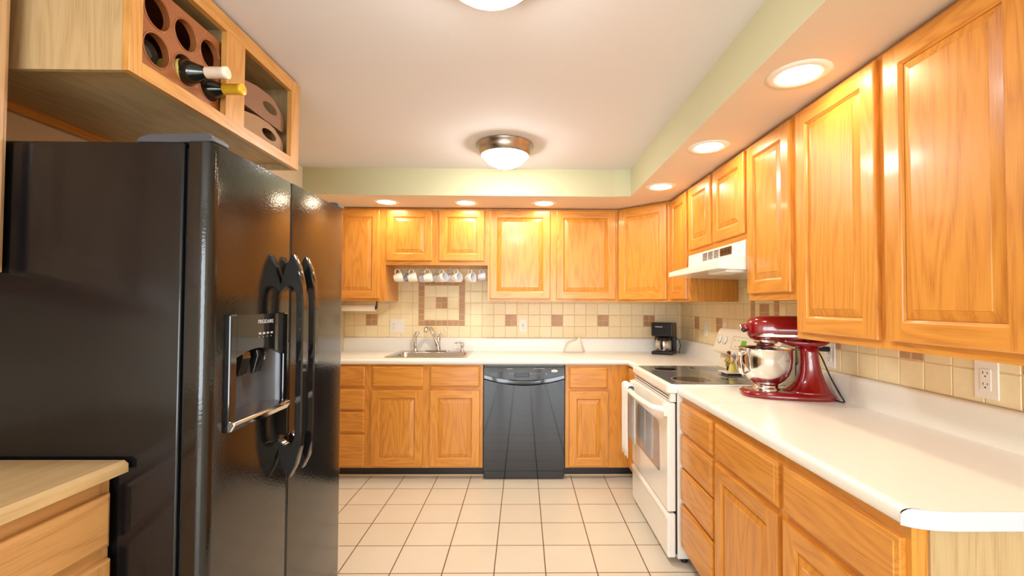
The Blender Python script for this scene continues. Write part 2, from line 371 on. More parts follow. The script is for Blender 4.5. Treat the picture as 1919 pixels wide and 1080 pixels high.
def tiles(name, cells, plane, mat_grout=True):
    """cells: (a0, a1, z0, z1, material) on the back wall (plane 'y') or the right wall (plane 'x')"""
    b = MB(); g = 0.07; th = 0.28; bv = 0.09
    for a0, a1, z0, z1, mt in cells:
        if a1 - a0 < 0.3 or z1 - z0 < 0.3: continue
        r0 = (a0 + g, z0 + g, a1 - g, z1 - g); r1 = (r0[0] + bv, r0[1] + bv, r0[2] - bv, r0[3] - bv)
        def P(a, z, d): return (a, YB - d, z) if plane == 'y' else (XR - d, a, z)
        vs = [P(r0[0], r0[1], 0.1), P(r0[2], r0[1], 0.1), P(r0[2], r0[3], 0.1), P(r0[0], r0[3], 0.1),
              P(r0[0], r0[1], th - bv), P(r0[2], r0[1], th - bv), P(r0[2], r0[3], th - bv), P(r0[0], r0[3], th - bv),
              P(r1[0], r1[1], th), P(r1[2], r1[1], th), P(r1[2], r1[3], th), P(r1[0], r1[3], th)]
        fs = [(8, 9, 10, 11)]
        for k in range(4):
            k2 = (k + 1) % 4; fs += [(k, k2, 4 + k2, 4 + k), (4 + k, 4 + k2, 8 + k2, 8 + k)]
        b.add(vs, fs, mt)
    zs = [c[2] for c in cells]; 
    if plane == 'y': b.box(XL, XR, YB - 0.2, YB - 0.001, 40.5, 66, 'grout')
    else: b.box(XR - 0.2, XR - 0.001, 30, YB - 0.2, 40.5, 66, 'grout')
    return struct(name, b)
TP = 4.135
def quad4(a0, z0, p=TP):
    h = p / 2
    return [(a0 + i * h, a0 + (i + 1) * h, z0 + j * h, z0 + (j + 1) * h, 'mosaic') for i in range(2) for j in range(2)]
def frame_cells(a0, z0, n, p=TP):
    h = p / 2; out = []
    for i in range(2 * n):
        for j in range(2 * n):
            if i in (0, 2 * n - 1) or j in (0, 2 * n - 1): out.append((a0 + i * h, a0 + (i + 1) * h, z0 + j * h, z0 + (j + 1) * h, 'mosaic'))
    m = n - 1
    for i in range(m):
        for j in range(m):
            A, Z = a0 + h + i * p, z0 + h + j * p
            if m % 2 and i == m // 2 and j == m // 2: out += quad4(A, Z, p)
            elif m % 2 == 0: pass
            else: out.append((A, A + p, Z, Z + p, 'tile'))
    if m == 2:
        A, Z = a0 + h, z0 + h; out += quad4(A + h, Z + h, p)
        q = p / 2
        for (x0, x1, y0, y1) in ((0, p * 2, 0, q), (0, p * 2, 3 * q, 4 * q), (0, q, q, 3 * q), (3 * q, 4 * q, q, 3 * q)):
            if x1 - x0 > y1 - y0: out += [(A + x0, A + p, Z + y0, Z + y1, 'tile'), (A + p, A + x1, Z + y0, Z + y1, 'tile')]
            else: out.append((A + x0, A + x1, Z + y0, Z + y1, 'tile'))
    return out
def clip_rest(a_lo, a_hi, phase, rows, hole, accents):
    out = []; k0 = math.floor((a_lo - phase) / TP)
    for k in range(k0, int((a_hi - phase) / TP) + 1):
        for r in range(rows):
            a0, a1 = max(phase + k * TP, a_lo), min(phase + (k + 1) * TP, a_hi); z0 = 40.7 + r * TP; z1 = z0 + TP
            if a1 - a0 < 0.2: continue
            if (k, r) in accents and a1 - a0 > TP - 0.01: out += quad4(a0, z0); continue
            if hole:
                h0, h1, q0, q1 = hole
                if a0 < h1 - 0.01 and a1 > h0 + 0.01 and z0 < q1 - 0.01 and z1 > q0 + 0.01:
                    if a0 < h0 - 0.05: out.append((a0, h0, z0, z1, 'tile'))
                    if a1 > h1 + 0.05: out.append((h1, a1, z0, z1, 'tile'))
                    continue
            out.append((a0, a1, z0, z1, 'tile'))
    return out
ZR1 = 40.7 + TP
fa = -37.35
cells = clip_rest(XL, XR, -55.95, 6, (fa, fa + 4 * TP, ZR1, ZR1 + 4 * TP), {(k, 1) for k in (0, 12, 16, 20, 24)})
cells += frame_cells(fa, ZR1, 4)
tiles('trim_2', cells, 'y')
fa2 = 98.25
cells = clip_rest(30.2, fa2 + 1.5 * TP, 66.75 - 4 * TP, 6, (fa2, fa2 + 3 * TP, ZR1, ZR1 + 3 * TP), {(3, 1), (-1, 1), (7, 1)})
cells += clip_rest(fa2 + 1.5 * TP, YB - 0.3, 126.6, 6, (fa2, fa2 + 3 * TP, ZR1, ZR1 + 3 * TP), {(0, 1), (4, 1)})
cells += frame_cells(fa2, ZR1, 3)
tiles('trim_3', cells, 'x')

# ------------------------------------------------------------------ cabinets (local: x across, y into the wall from the face, z up)
def door_mesh(x0, x1, z0, z1, mv, mh):
    b = MB(); W = 2.25; E = 0.16
    def R(i, y): return [(x0 + i, y, z0 + i), (x1 - i, y, z0 + i), (x1 - i, y, z1 - i), (x0 + i, y, z1 - i)]
    def band(A, B):
        for k in range(4):
            k2 = (k + 1) % 4; b.add([A[k], A[k2], B[k2], B[k]], [(0, 1, 2, 3)], mh if k in (0, 2) else mv)
    L0, L1, L1b, L2 = R(0, 0.0), R(0, -0.5), R(0.06, -0.68), R(E + 0.06, -0.75)
    band(L0, L1); band(L1, L1b); band(L1b, L2); b.add(L0, [(0, 1, 2, 3)], mv)
    i = E + 0.06
    xa, xb, za, zb = x0 + i, x1 - i, z0 + i, z1 - i; xi, xj, zi, zj = x0 + W, x1 - W, z0 + W, z1 - W; y = -0.75
    b.add([(xa, y, za), (xi, y, za), (xi, y, zb), (xa, y, zb)], [(0, 1, 2, 3)], mv)
    b.add([(xj, y, za), (xb, y, za), (xb, y, zb), (xj, y, zb)], [(0, 1, 2, 3)], mv)
    b.add([(xi, y, za), (xj, y, za), (xj, y, zi), (xi, y, zi)], [(0, 1, 2, 3)], mh)
    b.add([(xi, y, zj), (xj, y, zj), (xj, y, zb), (xi, y, zb)], [(0, 1, 2, 3)], mh)
    band(R(W, -0.75), R(W + 0.12, -0.66)); band(R(W + 0.12, -0.66), R(W + 0.16, -0.58)); band(R(W + 0.16, -0.58), R(W + 0.36, -0.40)); band(R(W + 0.36, -0.40), R(W + 0.36, -0.25))
    p = MB()
    def band2(A, B):
        for k in range(4):
            k2 = (k + 1) % 4; p.add([A[k], A[k2], B[k2], B[k]], [(0, 1, 2, 3)], mv)
    G0, G1, G2, G3 = R(W + 0.37, -0.30), R(W + 0.40, -0.34), R(W + 1.45, -0.58), R(W + 1.52, -0.66)
    band2(G0, G1); band2(G1, G2); band2(G2, G3); p.add(G3, [(0, 1, 2, 3)], mv)
    return b, p
def drawer_mesh(x0, x1, z0, z1, mh):
    b = MB()
    def R(i, y): return [(x0 + i, y, z0 + i), (x1 - i, y, z0 + i), (x1 - i, y, z1 - i), (x0 + i, y, z1 - i)]
    Ls = [R(0, 0), R(0, -0.42), R(0.07, -0.52), R(0.40, -0.66), R(0.46, -0.75)]
    for A, B in zip(Ls, Ls[1:]):
        for k in range(4):
            k2 = (k + 1) % 4; b.add([A[k], A[k2], B[k2], B[k]], [(0, 1, 2, 3)], mh)
    b.add(Ls[-1], [(0, 1, 2, 3)], mh); b.add(Ls[0], [(0, 1, 2, 3)], mh); return b
def cabinet(name, label, cat, loc, rotz, W, D, z0, z1, doors=(), drawers=(), stiles=(), rails=(), toe=0.0, group=None, side='oak_v', mv='oak_v', mh='oak_h', open_top=False, toe_x=None, under='oak_d', open_front=False, toe_depth=2.9):
    t = thing(name, label, cat, loc, rotz, group); zb = z0 - loc[2]; zt = z1 - loc[2]; T = 0.6; F = 0.75
    b = MB(); kb = zb + toe
    b.box(0, T, F, D, kb, zt, side).box(W - T, W, F, D, kb, zt, side).box(T, W - T, F, D, kb, kb + T, under).box(T, W - T, D - 0.3, D, kb + T, zt, side)
    if not open_top: b.box(T, W - T, F, D - 0.3, zt - T, zt, under)
    b.build('carcass', t)
    b = MB()
    for a0, a1 in stiles: b.box(a0, a1, 0, F, kb, zt, mv)
    for c in rails:
        a0, a1 = (c[2], c[3]) if len(c) > 2 else (0, W)
        segs = [(a0, a1)]
        for s0, s1 in sorted(stiles):
            ns = []
            for p0, p1 in segs:
                if s1 <= p0 or s0 >= p1: ns.append((p0, p1)); continue
                if s0 > p0: ns.append((p0, s0))
                if s1 < p1: ns.append((s1, p1))
            segs = ns
        for p0, p1 in segs:
            if p1 - p0 > 0.01: b.box(p0, p1, 0, F, c[0] - loc[2], c[1] - loc[2], mh)
    b.build('face_frame', t)
    for x0, x1, q0, q1 in doors:
        d, p = door_mesh(x0, x1, q0 - loc[2], q1 - loc[2], mv, mh)
        d.o = Vector((x0, 0, q0 - loc[2])); d.v = [v - d.o for v in d.v]; o = d.build('door', t); o.location = d.o * I
        p.v = [v - d.o for v in p.v]; p.build('door_panel', o)
    for x0, x1, q0, q1 in drawers:
        d = drawer_mesh(x0, x1, q0 - loc[2], q1 - loc[2], mh)
        d.o = Vector((x0, 0, q0 - loc[2])); d.v = [v - d.o for v in d.v]; o = d.build('drawer_front', t); o.location = d.o * I
    if toe:
        b = MB(); a0, a1 = toe_x or (0, W)
        b.box(a0, a1, toe_depth, toe_depth + 0.5, zb, kb - 0.02, 'black').box(a0, a1, toe_depth - 0.3, toe_depth, zb, zb + 0.45, 'shoe')
        b.build('toe_kick', t)
    return t
g_up = None
# back wall, upper
DU = YB - 0.35 - YU
cabinet('wall_cabinet', 'oak wall cabinet above the paper towel roll, partly hidden by the refrigerator', 'cabinet', (-62.8, YU, ZUB), 0, 18.2, DU, ZUB, ZT,
        doors=[(1.6, 16.35, 54.3, 83.2)], stiles=[(0, 2), (15.9, 18.2)], rails=[(ZUB, 55.2), (82, ZT)])
sc = cabinet('wall_cabinet', 'short two-door oak wall cabinet over the sink, with mugs hanging below', 'cabinet', (-44.6, YU, 65.3), 0, 33.1, DU, 65.3, ZT,
        doors=[(0.35, 15.1, 66.6, 83.2), (17.4, 32.0, 66.6, 83.2)], stiles=[(0, 1.6), (14.6, 17.9), (31.4, 33.1)], rails=[(65.3, 67.2), (82, ZT)])
cabinet('wall_cabinet', 'wide two-door oak wall cabinet above the dishwasher', 'cabinet', (-11.5, YU, ZUB), 0, 42.4, DU, ZUB, ZT,
        doors=[(0.7, 20.3, 54.4, 83.2), (22.3, 41.6, 54.4, 83.2)], stiles=[(0, 1.6), (19.6, 23), (40.8, 42.4)], rails=[(ZUB, 55.2), (82, ZT)])
# diagonal corner cabinet
XD0, YD1 = 30.95, 145.05 - (XU - 30.95)
t = thing('corner_cabinet', 'diagonal one-door oak corner wall cabinet above the coffee maker', 'cabinet', (XD0, YU, ZUB), 0)
b = MB((XD0, YU, ZUB))
b.prism([(XD0 + .04, YU + 0.8), (XD0 + .04, YB - 0.35), (XR - 0.35, YB - 0.35), (XR - 0.35, YD1 + .04), (XU + 0.8, YD1 + .04)], ZUB, ZT, 2, 'oak_v'); b.build('carcass', t)
DL = math.hypot(XU - XD0, YU - YD1)
fe = bpy.data.objects.new('face_frame', None)
b = MB(); h = ZT - ZUB
b.box(0, 1.5, 0, 0.75, 0, h, 'oak_v').box(DL - 1.5, DL, 0, 0.75, 0, h, 'oak_v').box(1.5, DL - 1.5, 0, 0.75, 0, 1.6, 'oak_h').box(1.5, DL - 1.5, 0, 0.75, h - 1.7, h, 'oak_h').box(1.5, DL - 1.5, 0.5, 0.75, 1.6, h - 1.7, 'oak_v')
o = b.build('face_frame', t); o.rotation_euler = (0, 0, math.radians(-45))
d, p = door_mesh(0.55, DL - 1.3, 0.75, h - 0.55, 'oak_v', 'oak_h'); o = d.build('door', t); o.rotation_euler = (0, 0, math.radians(-45)); p.build('door_panel', o)
# right wall, upper (local x runs towards the camera)
DR = XR - 0.35 - XU
def rcab(name, label, ya, yb, z0, z1, doors, stiles, rails, **kw):
    return cabinet(name, label, 'cabinet', (XU, ya, z0), -90, ya - yb, DR, z0, z1, doors=[(ya - a, ya - c, q0, q1) for a, c, q0, q1 in doors], stiles=stiles, rails=rails, **kw)
rcab('wall_cabinet', 'narrow one-door oak wall cabinet between the diagonal corner and the range hood', YD1, 116.95, ZUB, ZT, [(131.3, 118.3, 54.3, 83.2)], [(0, 1.6), (12.9, YD1 - 116.95)], [(ZUB, 55.2), (82, ZT)])
rcab('wall_cabinet', 'short two-door oak wall cabinet directly over the range hood', 116.93, 86.45, 65.7, ZT, [(116.4, 103.0, 67.0, 83.2), (101.5, 87.0, 67.0, 83.2)], [(0, 1.6), (13.4, 16), (28.9, 30.48)], [(65.7, 67.6), (82, ZT)])
rcab('wall_cabinet', 'single-door oak wall cabinet between the range hood and the tall near cabinet', 86.43, 71.15, ZUB, ZT, [(85.8, 72.0, 54.9, 83.2)], [(0, 1.6), (13.4, 15.28)], [(ZUB, 55.8), (82, ZT)])
rcab('tall_wall_cabinet', 'largest oak wall cabinet, two tall doors, hanging above the near counter', 71.13, 36.6, 47.45, ZT, [(70.2, 54.2, 48.5, 83.2), (52.9, 37.0, 48.5, 83.2)], [(0, 1.6), (16.2, 19.0), (33.0, 34.53)], [(47.45, 49.3), (82, ZT)])
# back wall, base
DB = YB - 0.35 - YBASE
cabinet('drawer_base_cabinet', 'oak base cabinet with four stacked drawers beside the refrigerator', 'cabinet', (-63.3, YBASE, 0), 0, 17.1, DB, 0, 34.45,
        drawers=[(1.5, 15.9, 27.9, 33.9), (1.5, 15.9, 20.9, 27.1), (1.5, 15.9, 14.1, 20.2), (1.5, 15.9, 3.95, 13.4)], stiles=[(0, 2), (15.2, 17.1)], rails=[(3.4, 4.6), (13, 14.6), (19.8, 21.4), (26.8, 28.4), (33.4, 34.45)], toe=3.4)
cabinet('sink_base_cabinet', 'oak sink base cabinet with two doors and two false drawer fronts', 'cabinet', (-46.2, YBASE, 0), 0, 34.25, DB, 0, 34.45,
        doors=[(0.75, 16.2, 3.95, 26.7), (18.3, 33.3, 3.95, 26.7)], drawers=[(1.1, 16.2, 27.7, 33.9), (18.3, 33.3, 27.7, 33.9)], stiles=[(0, 1.6), (15.4, 19.1), (32.5, 34.25)], rails=[(3.4, 4.6), (26, 28.4), (33.2, 34.45)], toe=3.4, open_top=True)
cabinet('base_cabinet', 'oak base cabinet with one door and drawer right of the dishwasher', 'cabinet', (12.95, YBASE, 0), 0, 19.6, DB, 0, 34.45,
        doors=[(1.1, 13.0, 3.9, 26.5)], drawers=[(1.1, 12.8, 27.3, 33.7)], stiles=[(0, 1.7), (12.4, 19.6)], rails=[(3.4, 4.6), (26, 27.9), (33.1, 34.45)], toe=3.4, toe_x=(0, 22.5))
# right wall, base
DRB = XR - 0.35 - XBASE
cabinet('base_cabinet', 'narrow oak base cabinet in the corner left of the range', 'cabinet', (XBASE, 135.85, 0), -90, 14.5, 18, 0, 34.45,
        doors=[(1.2, 13.6, 3.9, 26.5)], drawers=[(1.2, 13.6, 27.3, 33.7)], stiles=[(0, 1.7), (12.8, 14.5)], rails=[(3.4, 4.6), (26, 27.9), (33.1, 34.45)], toe=3.4, toe_x=(3.2, 14.5))
cabinet('drawer_base_cabinet', 'oak base cabinet with four stacked drawers right of the white range', 'cabinet', (XBASE, 90.75, 0), -90, 15.4, DRB, 0, 34.45,
        drawers=[(0.35, 15.0, 27.3, 33.0), (0.35, 15.0, 20.3, 26.5), (0.35, 15.0, 13.3, 19.8), (0.35, 15.0, 4.0, 12.6)], stiles=[(0, 1.5), (13.9, 15.4)], rails=[(3.4, 4.6), (12.3, 13.9), (19.4, 20.8), (26, 27.8), (32.4, 34.45)], toe=3.4)
cabinet('base_cabinet', 'oak base cabinet with one drawer over one door under the counter seam', 'cabinet', (XBASE, 75.33, 0), -90, 19.75, DRB, 0, 34.45,
        doors=[(0.9, 19.1, 3.9, 26.5)], drawers=[(0.9, 19.1, 27.3, 32.95)], stiles=[(0, 1.5), (18.3, 19.75)], rails=[(3.4, 4.6), (25.8, 27.9), (32.3, 34.45)], toe=3.4)
t = cabinet('base_cabinet', 'oak base cabinet at the open end of the counter with pale end panel', 'cabinet', (XBASE, 55.56, 0), -90, 18.2, DRB, 0, 34.45,
        doors=[(0.6, 17.6, 3.9, 26.5)], drawers=[(0.6, 17.6, 27.3, 32.95)], stiles=[(0, 1.5), (16.5, 18.2)], rails=[(3.4, 4.6), (25.8, 27.9), (32.3, 34.45)], toe=3.4)
b = MB(); b.box(18.2, 18.45, 1.35, DRB, 0, 34.4, 'pale_v'); o = b.build('end_panel', t); o['label'] = 'pale oak end panel'

# ------------------------------------------------------------------ countertops
def roll_profile():                       # (distance in from the front edge, height)
    p = [(1.0, 34.5), (0.12, 34.5), (0.0, 34.62), (0.0, 35.35)]
    p += [(0.65 - 0.65 * math.cos(math.radians(a)), 35.35 + 0.65 * math.sin(math.radians(a))) for a in (18, 36, 54, 72, 90)]
    p += [(1.0, 36.0)]; return p
PR = roll_profile(); ZW = 40.7
def splash(b, x0, x1, y0, y1):
    if x1 - x0 > y1 - y0: b.prism([(y1, 36), (y0, 36), (y0, 40.25), (y0 + 0.1, 40.52), (y0 + 0.32, 40.68), (y1, ZW)], x0, x1, 0, 'counter')
    else: b.prism([(x1, 36), (x0, 36), (x0, 40.25), (x0 + 0.1, 40.52), (x0 + 0.32, 40.68), (x1, ZW)], y0, y1, 1, 'counter')
# L-shaped: back wall and the short return to the range
XC, YC = 31.57, 134.9
t = thing('countertop', 'long white laminate countertop along the back wall holding the sink', 'countertop', (0, 148, 34.5))
b = MB((0, 148, 34.5))
hx0, hx1, hy0, hy1 = -42.2, -18.5, 140.9, 155.9
rings = []
for X, Y, dx, dy in ((XL + 0.05, YC, 0, 1), (XC, YC, 1, 1), (XC, 121.15, 1, 0)):
    rings.append([(X + dx * d, Y + dy * d, z) for d, z in PR])
b.loft(rings, 'counter', caps=False, closed=False)
ys, xs = [YC + 1, hy0, hy1, YB - 0.4], [XL + 0.05, hx0, hx1, XC + 1]
for i in range(3):
    for j in range(3):
        if i == 1 and j == 1: continue
        b.add([(xs[i], ys[j], 36), (xs[i + 1], ys[j], 36), (xs[i + 1], ys[j + 1], 36), (xs[i], ys[j + 1], 36)], [(0, 1, 2, 3)], 'counter')
b.add([(XC + 1, 121.15, 36), (XR - 0.4, 121.15, 36), (XR - 0.4, YB - 0.4, 36), (XC + 1, YB - 0.4, 36), (XC + 1, hy1, 36), (XC + 1, hy0, 36), (XC + 1, YC + 1, 36)], [(0, 1, 2, 3, 4, 5, 6)], 'counter')
b.add([(XC + 1, 121.15, 34.5), (XC + 1, 121.15, 36), (XR - 0.4, 121.15, 36), (XR - 0.4, 121.15, 34.5)], [(0, 1, 2, 3)], 'counter')
b.build('worktop', t)
b = MB((0, 148, 34.5)); splash(b, XL + 0.05, XR - 0.3, YB - 1.05, YB - 0.3); splash(b, XR - 1.05, XR - 0.3, 121.15, YB - 1.05); b.build('backsplash', t)
def right_top(label, ya, yb, cap):
    t = thing('countertop', label, 'countertop', (44, (ya + yb) / 2, 34.5)); o = (44, (ya + yb) / 2, 34.5)
    b = MB(o)
    curve = [(XC, yb)] if not cap else [(XC, yb + 1.15), (XC + 0.5, yb + 0.72), (XC + 1.2, yb + 0.38), (XC + 2.2, yb + 0.14), (XC + 3.6, yb + 0.02)]
    y_end = curve[0][1]
    b.loft([[(XC + d, ya, z) for d, z in PR], [(XC + d, max(y_end, y_end - (0 if not cap else min(d, 0.65) * 0.86)), z) if not cap else (XC + d, yb + (1.15 - 0.86 * min(d, 0.5) - 0.2 * max(0, d - .5)), z) for d, z in PR]], 'counter', caps=False, closed=False)
    x1 = XC + 1.0
    if not cap: poly = [(x1, ya), (x1, yb), (XR - 0.4, yb), (XR - 0.4, ya)]
    else: poly = [(x1, ya), (x1, yb + 0.62)] + [(x, y) for x, y in curve[2:]] + [(XR - 0.4, yb), (XR - 0.4, ya)]
    b.add([(x, y, 36) for x, y in poly], [tuple(range(len(poly)))], 'counter')
    for yy in (ya, yb if not cap else yb + 1.2): b.add([(x1, yy, 34.5), (x1, yy, 35.99), (XR - 0.4, yy, 35.99), (XR - 0.4, yy, 34.5)], [(0, 1, 2, 3)], 'counter')
    b.build('worktop', t)
    b = MB(o); splash(b, XR - 1.05, XR - 0.3, yb, ya); b.build('backsplash', t)
    if cap:
        path = [(XC - 0.02, yb + 1.15, 35.3), (XC + 0.12, yb + 1.0, 35.62), (XC + 0.35, yb + 0.8, 35.88), (XC + 0.65, yb + 0.62, 36.0)] + [(x, y, 36.0) for x, y in curve[2:]] + [(XR - 0.4, yb, 36.0)]
        b = MB(o); n = len(path)
        F = [(x - 0.02, y - 0.06, 34.45) for x, y, z in path] + [(x - 0.02, y - 0.06, z + 0.01) for x, y, z in path] + [(x, y, 34.45) for x, y, z in path] + [(x, y, z + 0.01) for x, y, z in path]
        fs = []
        for i in range(n - 1):
            fs += [(i, i + 1, n + i + 1, n + i), (n + i, n + i + 1, 3 * n + i + 1, 3 * n + i), (i, i + 1, 2 * n + i + 1, 2 * n + i)]
        b.add(F, fs, 'cap', True); o2 = b.build('end_cap', t); o2['label'] = 'bluish white laminate end strip'; smooth_by_angle(o2)
    return t
right_top('short white countertop section between the range and the counter seam', 90.95, 76.04, False)
right_top('near white countertop section with rounded open end, in the right foreground', 75.98, 36.1, True)
# ------------------------------------------------------------------ sink and tap set
t = thing('sink', 'stainless steel single-bowl sink set in the back counter', 'sink', (-30.3, 148.4, 36)); o_ = (-30.3, 148.4, 36)
b = MB(o_)
def rrect(x0, x1, y0, y1, r, z, n=5):
    pts = []
    for cx, cy, a in ((x1 - r, y1 - r, 0), (x0 + r, y1 - r, 90), (x0 + r, y0 + r, 180), (x1 - r, y0 + r, 270)): pts += [(x, y, z) for x, y in arc(cx, cy, r, a, a + 90, n)]
    return pts
RR = [rrect(-43.3, -17.3, 139.4, 159.0, 1.0, 36.02), rrect(-43.1, -17.5, 139.6, 158.8, 1.0, 36.16), rrect(-42.0, -18.7, 141.2, 155.4, 2.2, 36.10), rrect(-41.8, -18.9, 141.4, 155.2, 2.2, 35.9), rrect(-41.3, -19.4, 141.9, 154.8, 2.0, 30.6), rrect(-40.2, -20.5, 143, 153.6, 1.4, 29.6)]
b.loft(RR, 'steel', caps=False); b.add(RR[-1], [tuple(range(len(RR[-1])))], 'steel'); b.build('basin', t)
b = MB(o_); b.lathe([(1.7, 29.62), (1.6, 29.75), (0.6, 29.66), (0.3, 29.8), (0, 29.8)], (-30.3, 148.6, 0), 'chrome', seg=20); b.build('drain', t)
b = MB((-29.8, 157.2, 36.16)); b.prism(arc(-33.2, 157.2, 0.95, 90, 270, 8) + arc(-26.6, 157.2, 0.95, -90, 90, 8), 36.15, 36.55, 2, 'chrome', bev=0.12)
t = thing('faucet', 'chrome single-lever kitchen faucet behind the sink bowl', 'faucet', (-29.8, 157.2, 36.16)); o_ = (-29.8, 157.2, 36.16)
b.build('base_plate', t)
b = MB(o_); b.lathe([(1.15, 36.5), (1.0, 37.2), (0.85, 38.6), (0.9, 40.4), (0.75, 41.2), (0, 41.4)], (-29.6, 157.2, 0), 'chrome', seg=20)
b.tube([(-29.7, 157.0, 38.2), (-30.7, 156.4, 41.5), (-31.8, 155.2, 44.0), (-32.5, 153.4, 44.6), (-32.8, 151.8, 44.1), (-32.9, 151.3, 43.4)], [0.85, 0.75, 0.65, 0.62, 0.68, 0.7], 'chrome', seg=12); b.build('spout', t)
b = MB(o_); b.tube([(-29.5, 157.2, 41.0), (-28.6, 157.2, 42.4), (-27.4, 157.2, 43.6), (-26.4, 157.1, 44.1)], [0.6, 0.5, 0.34, 0.22], 'chrome', seg=10, flat=0.6); b.build('lever', t)
t = thing('side_sprayer', 'chrome side sprayer left of the faucet', 'sprayer', (-37.6, 157.2, 36.16)); o_ = (-37.6, 157.2, 36.16)
b = MB(o_); b.lathe([(0.95, 36.16), (0.9, 36.5), (0.6, 36.8), (0.55, 37.6)], (-37.6, 157.2, 0), 'chrome', seg=16); b.build('base', t)
b = MB(o_); b.tube([(-37.6, 157.2, 37.6), (-37.7, 157.2, 39.6), (-37.7, 157.2, 41.4), (-37.2, 156.9, 42.3), (-36.3, 156.6, 42.6)], [0.5, 0.6, 0.75, 0.62, 0.45], 'chrome', seg=12); b.build('spray_head', t)
t = thing('soap_dispenser', 'small chrome soap pump right of the faucet', 'soap dispenser', (-21.2, 157.2, 36.16)); o_ = (-21.2, 157.2, 36.16)
b = MB(o_); b.lathe([(0.85, 36.16), (0.8, 36.5), (0.45, 36.7), (0.45, 37.6), (0.62, 37.8), (0.62, 38.8), (0.4, 39.1), (0, 39.1)], (-21.2, 157.2, 0), 'chrome', seg=16); b.build('pump', t)
b = MB(o_); b.tube([(-21.2, 157.2, 38.9), (-22.6, 157.0, 39.2), (-23.9, 156.8, 39.0)], [0.3, 0.26, 0.2], 'chrome', seg=10); b.build('nozzle', t)

# ------------------------------------------------------------------ dishwasher
t = thing('dishwasher', 'black built-in dishwasher with a curved handle pocket under the back counter', 'dishwasher', (0.5, 135.2, 0)); o_ = (0.5, 135.2, 0)
x0, x1 = -11.75, 12.75
b = MB(o_); b.box(x0 + 0.15, x1 - 0.15, 136.1, 158, 0.6, 34.2, 'blackplastic'); b.build('tub', t)
def bowed(x, sag, n=16): return sag * (1 - ((x - 0.5) / 12.25) ** 2)
b = MB(o_); n = 16; xx = [x0 + 0.12 + (x1 - x0 - 0.24) * i / n for i in range(n + 1)]
# door: slightly hollow under the control panel
rg = []
for x in xx:
    s = bowed(x, 1.9)
    rg.append([(x, 136.0, 2.6), (x, 135.3, 2.6), (x, 135.12, 2.8), (x, 135.12, 30.0 - s), (x, 135.45, 30.35 - s), (x, 135.5, 31.3 - s * 0.9), (x, 136.0, 31.3 - s * 0.9)])
b.loft(rg, 'dwblack'); o = b.build('door', t); smooth_by_angle(o, 12)
b = MB(o_); rg = []
for x in xx:
    s = bowed(x, 1.9)
    rg.append([(x, 136.0, 31.3 - s * 0.9), (x, 135.3, 31.32 - s * 0.9), (x, 134.98, 31.5 - s * 0.9), (x, 134.98, 33.72), (x, 135.02, 33.8), (x, 136.0, 33.8)])
b.loft(rg, 'dwblack'); cp = b.build('control_panel', t); smooth_by_angle(cp, 12)
b = MB(o_); b.box(-2.4, 1.9, 134.75, 135.02, 30.75, 31.9, 'blackplastic', bev=0.25); b.build('latch', cp)
b = MB(o_); b.box(-9.9, -5.9, 134.93, 135.03, 32.3, 33.0, 'blackplastic', bev=0.04); b.build('vent_slot', cp)
b = MB(o_); b.prism([(-4.4 + 9.8 * k / 12, 29.75 - 0.1 * math.sin(math.pi * k / 12)) for k in range(13)] + [(5.4 - 9.8 * k / 12, 29.75 - 0.62 * math.sin(math.pi * k / 12)) for k in range(1, 12)], 134.95, 135.5, 1, 'blackplastic'); b.build('handle_recess', cp)
b = MB(o_)
for k in range(4): b.box(-3.9 + k * 0.72, -3.66 + k * 0.72, 134.95, 135.02, 31.75, 31.87, 'lightprint')
b.build('cycle_marks', cp); b = MB(o_)
for k in range(5): b.box(2.25 + k * 0.72, 2.49 + k * 0.72, 134.95, 135.02, 31.75, 31.87, 'lightprint')
b.build('cycle_marks', cp)
b = MB(o_); b.box(-4.7, -3.0, 134.96, 135.0, 33.2, 33.3, 'lightprint'); b.build('title_mark', cp)
b = MB(o_); b.box(3.2, 6.6, 134.96, 135.0, 33.28, 33.36, 'lightprint'); b.build('title_mark', cp)
b = MB(o_); b.box(7.0, 7.3, 134.95, 135.02, 31.6, 32.5, 'grey').box(7.05, 7.3, 134.93, 135.0, 31.65, 31.85, 'lightprint')
b.build('status_mark', cp)
b = MB(o_); b.lathe([(1.0, 0.0), (1.0, 0.05), (0.94, 0.08), (0, 0.08)], (0, 0, 0), 'whiteplastic', axis=1, seg=28, rot=Matrix.Diagonal((1, -1, 0.42)).to_3x3())
b.v = [v + Vector((9.6 + 0, 134.99, 32.6)) for v in b.v]; bd = b.build('badge', cp)
text_mesh('badge_lettering', 'Whirlpool', 0.33, 'darkprint', cp, (9.6 - 0.5, 134.88 - 135.2, 32.6), (math.radians(90), 0, 0), 0.004)
b = MB(o_); b.box(x0 + 0.3, x1 - 0.3, 135.5, 136.0, 0.35, 2.5, 'dwblack', bev=0.08); b.build('toe_panel', t)
b = MB(o_); b.box(x0 + 0.1, x1 - 0.1, 135.6, 136.2, 34.0, 34.35, 'grey'); b.build('top_strip', t)
for x in (x0 + 0.9, x1 - 0.9):
    b = MB(o_); b.lathe([(0.5, 0), (0.5, 0.35), (0.2, 0.4), (0.2, 0.7)], (x, 137, 0), 'blackplastic', seg=12); b.build('foot', t)

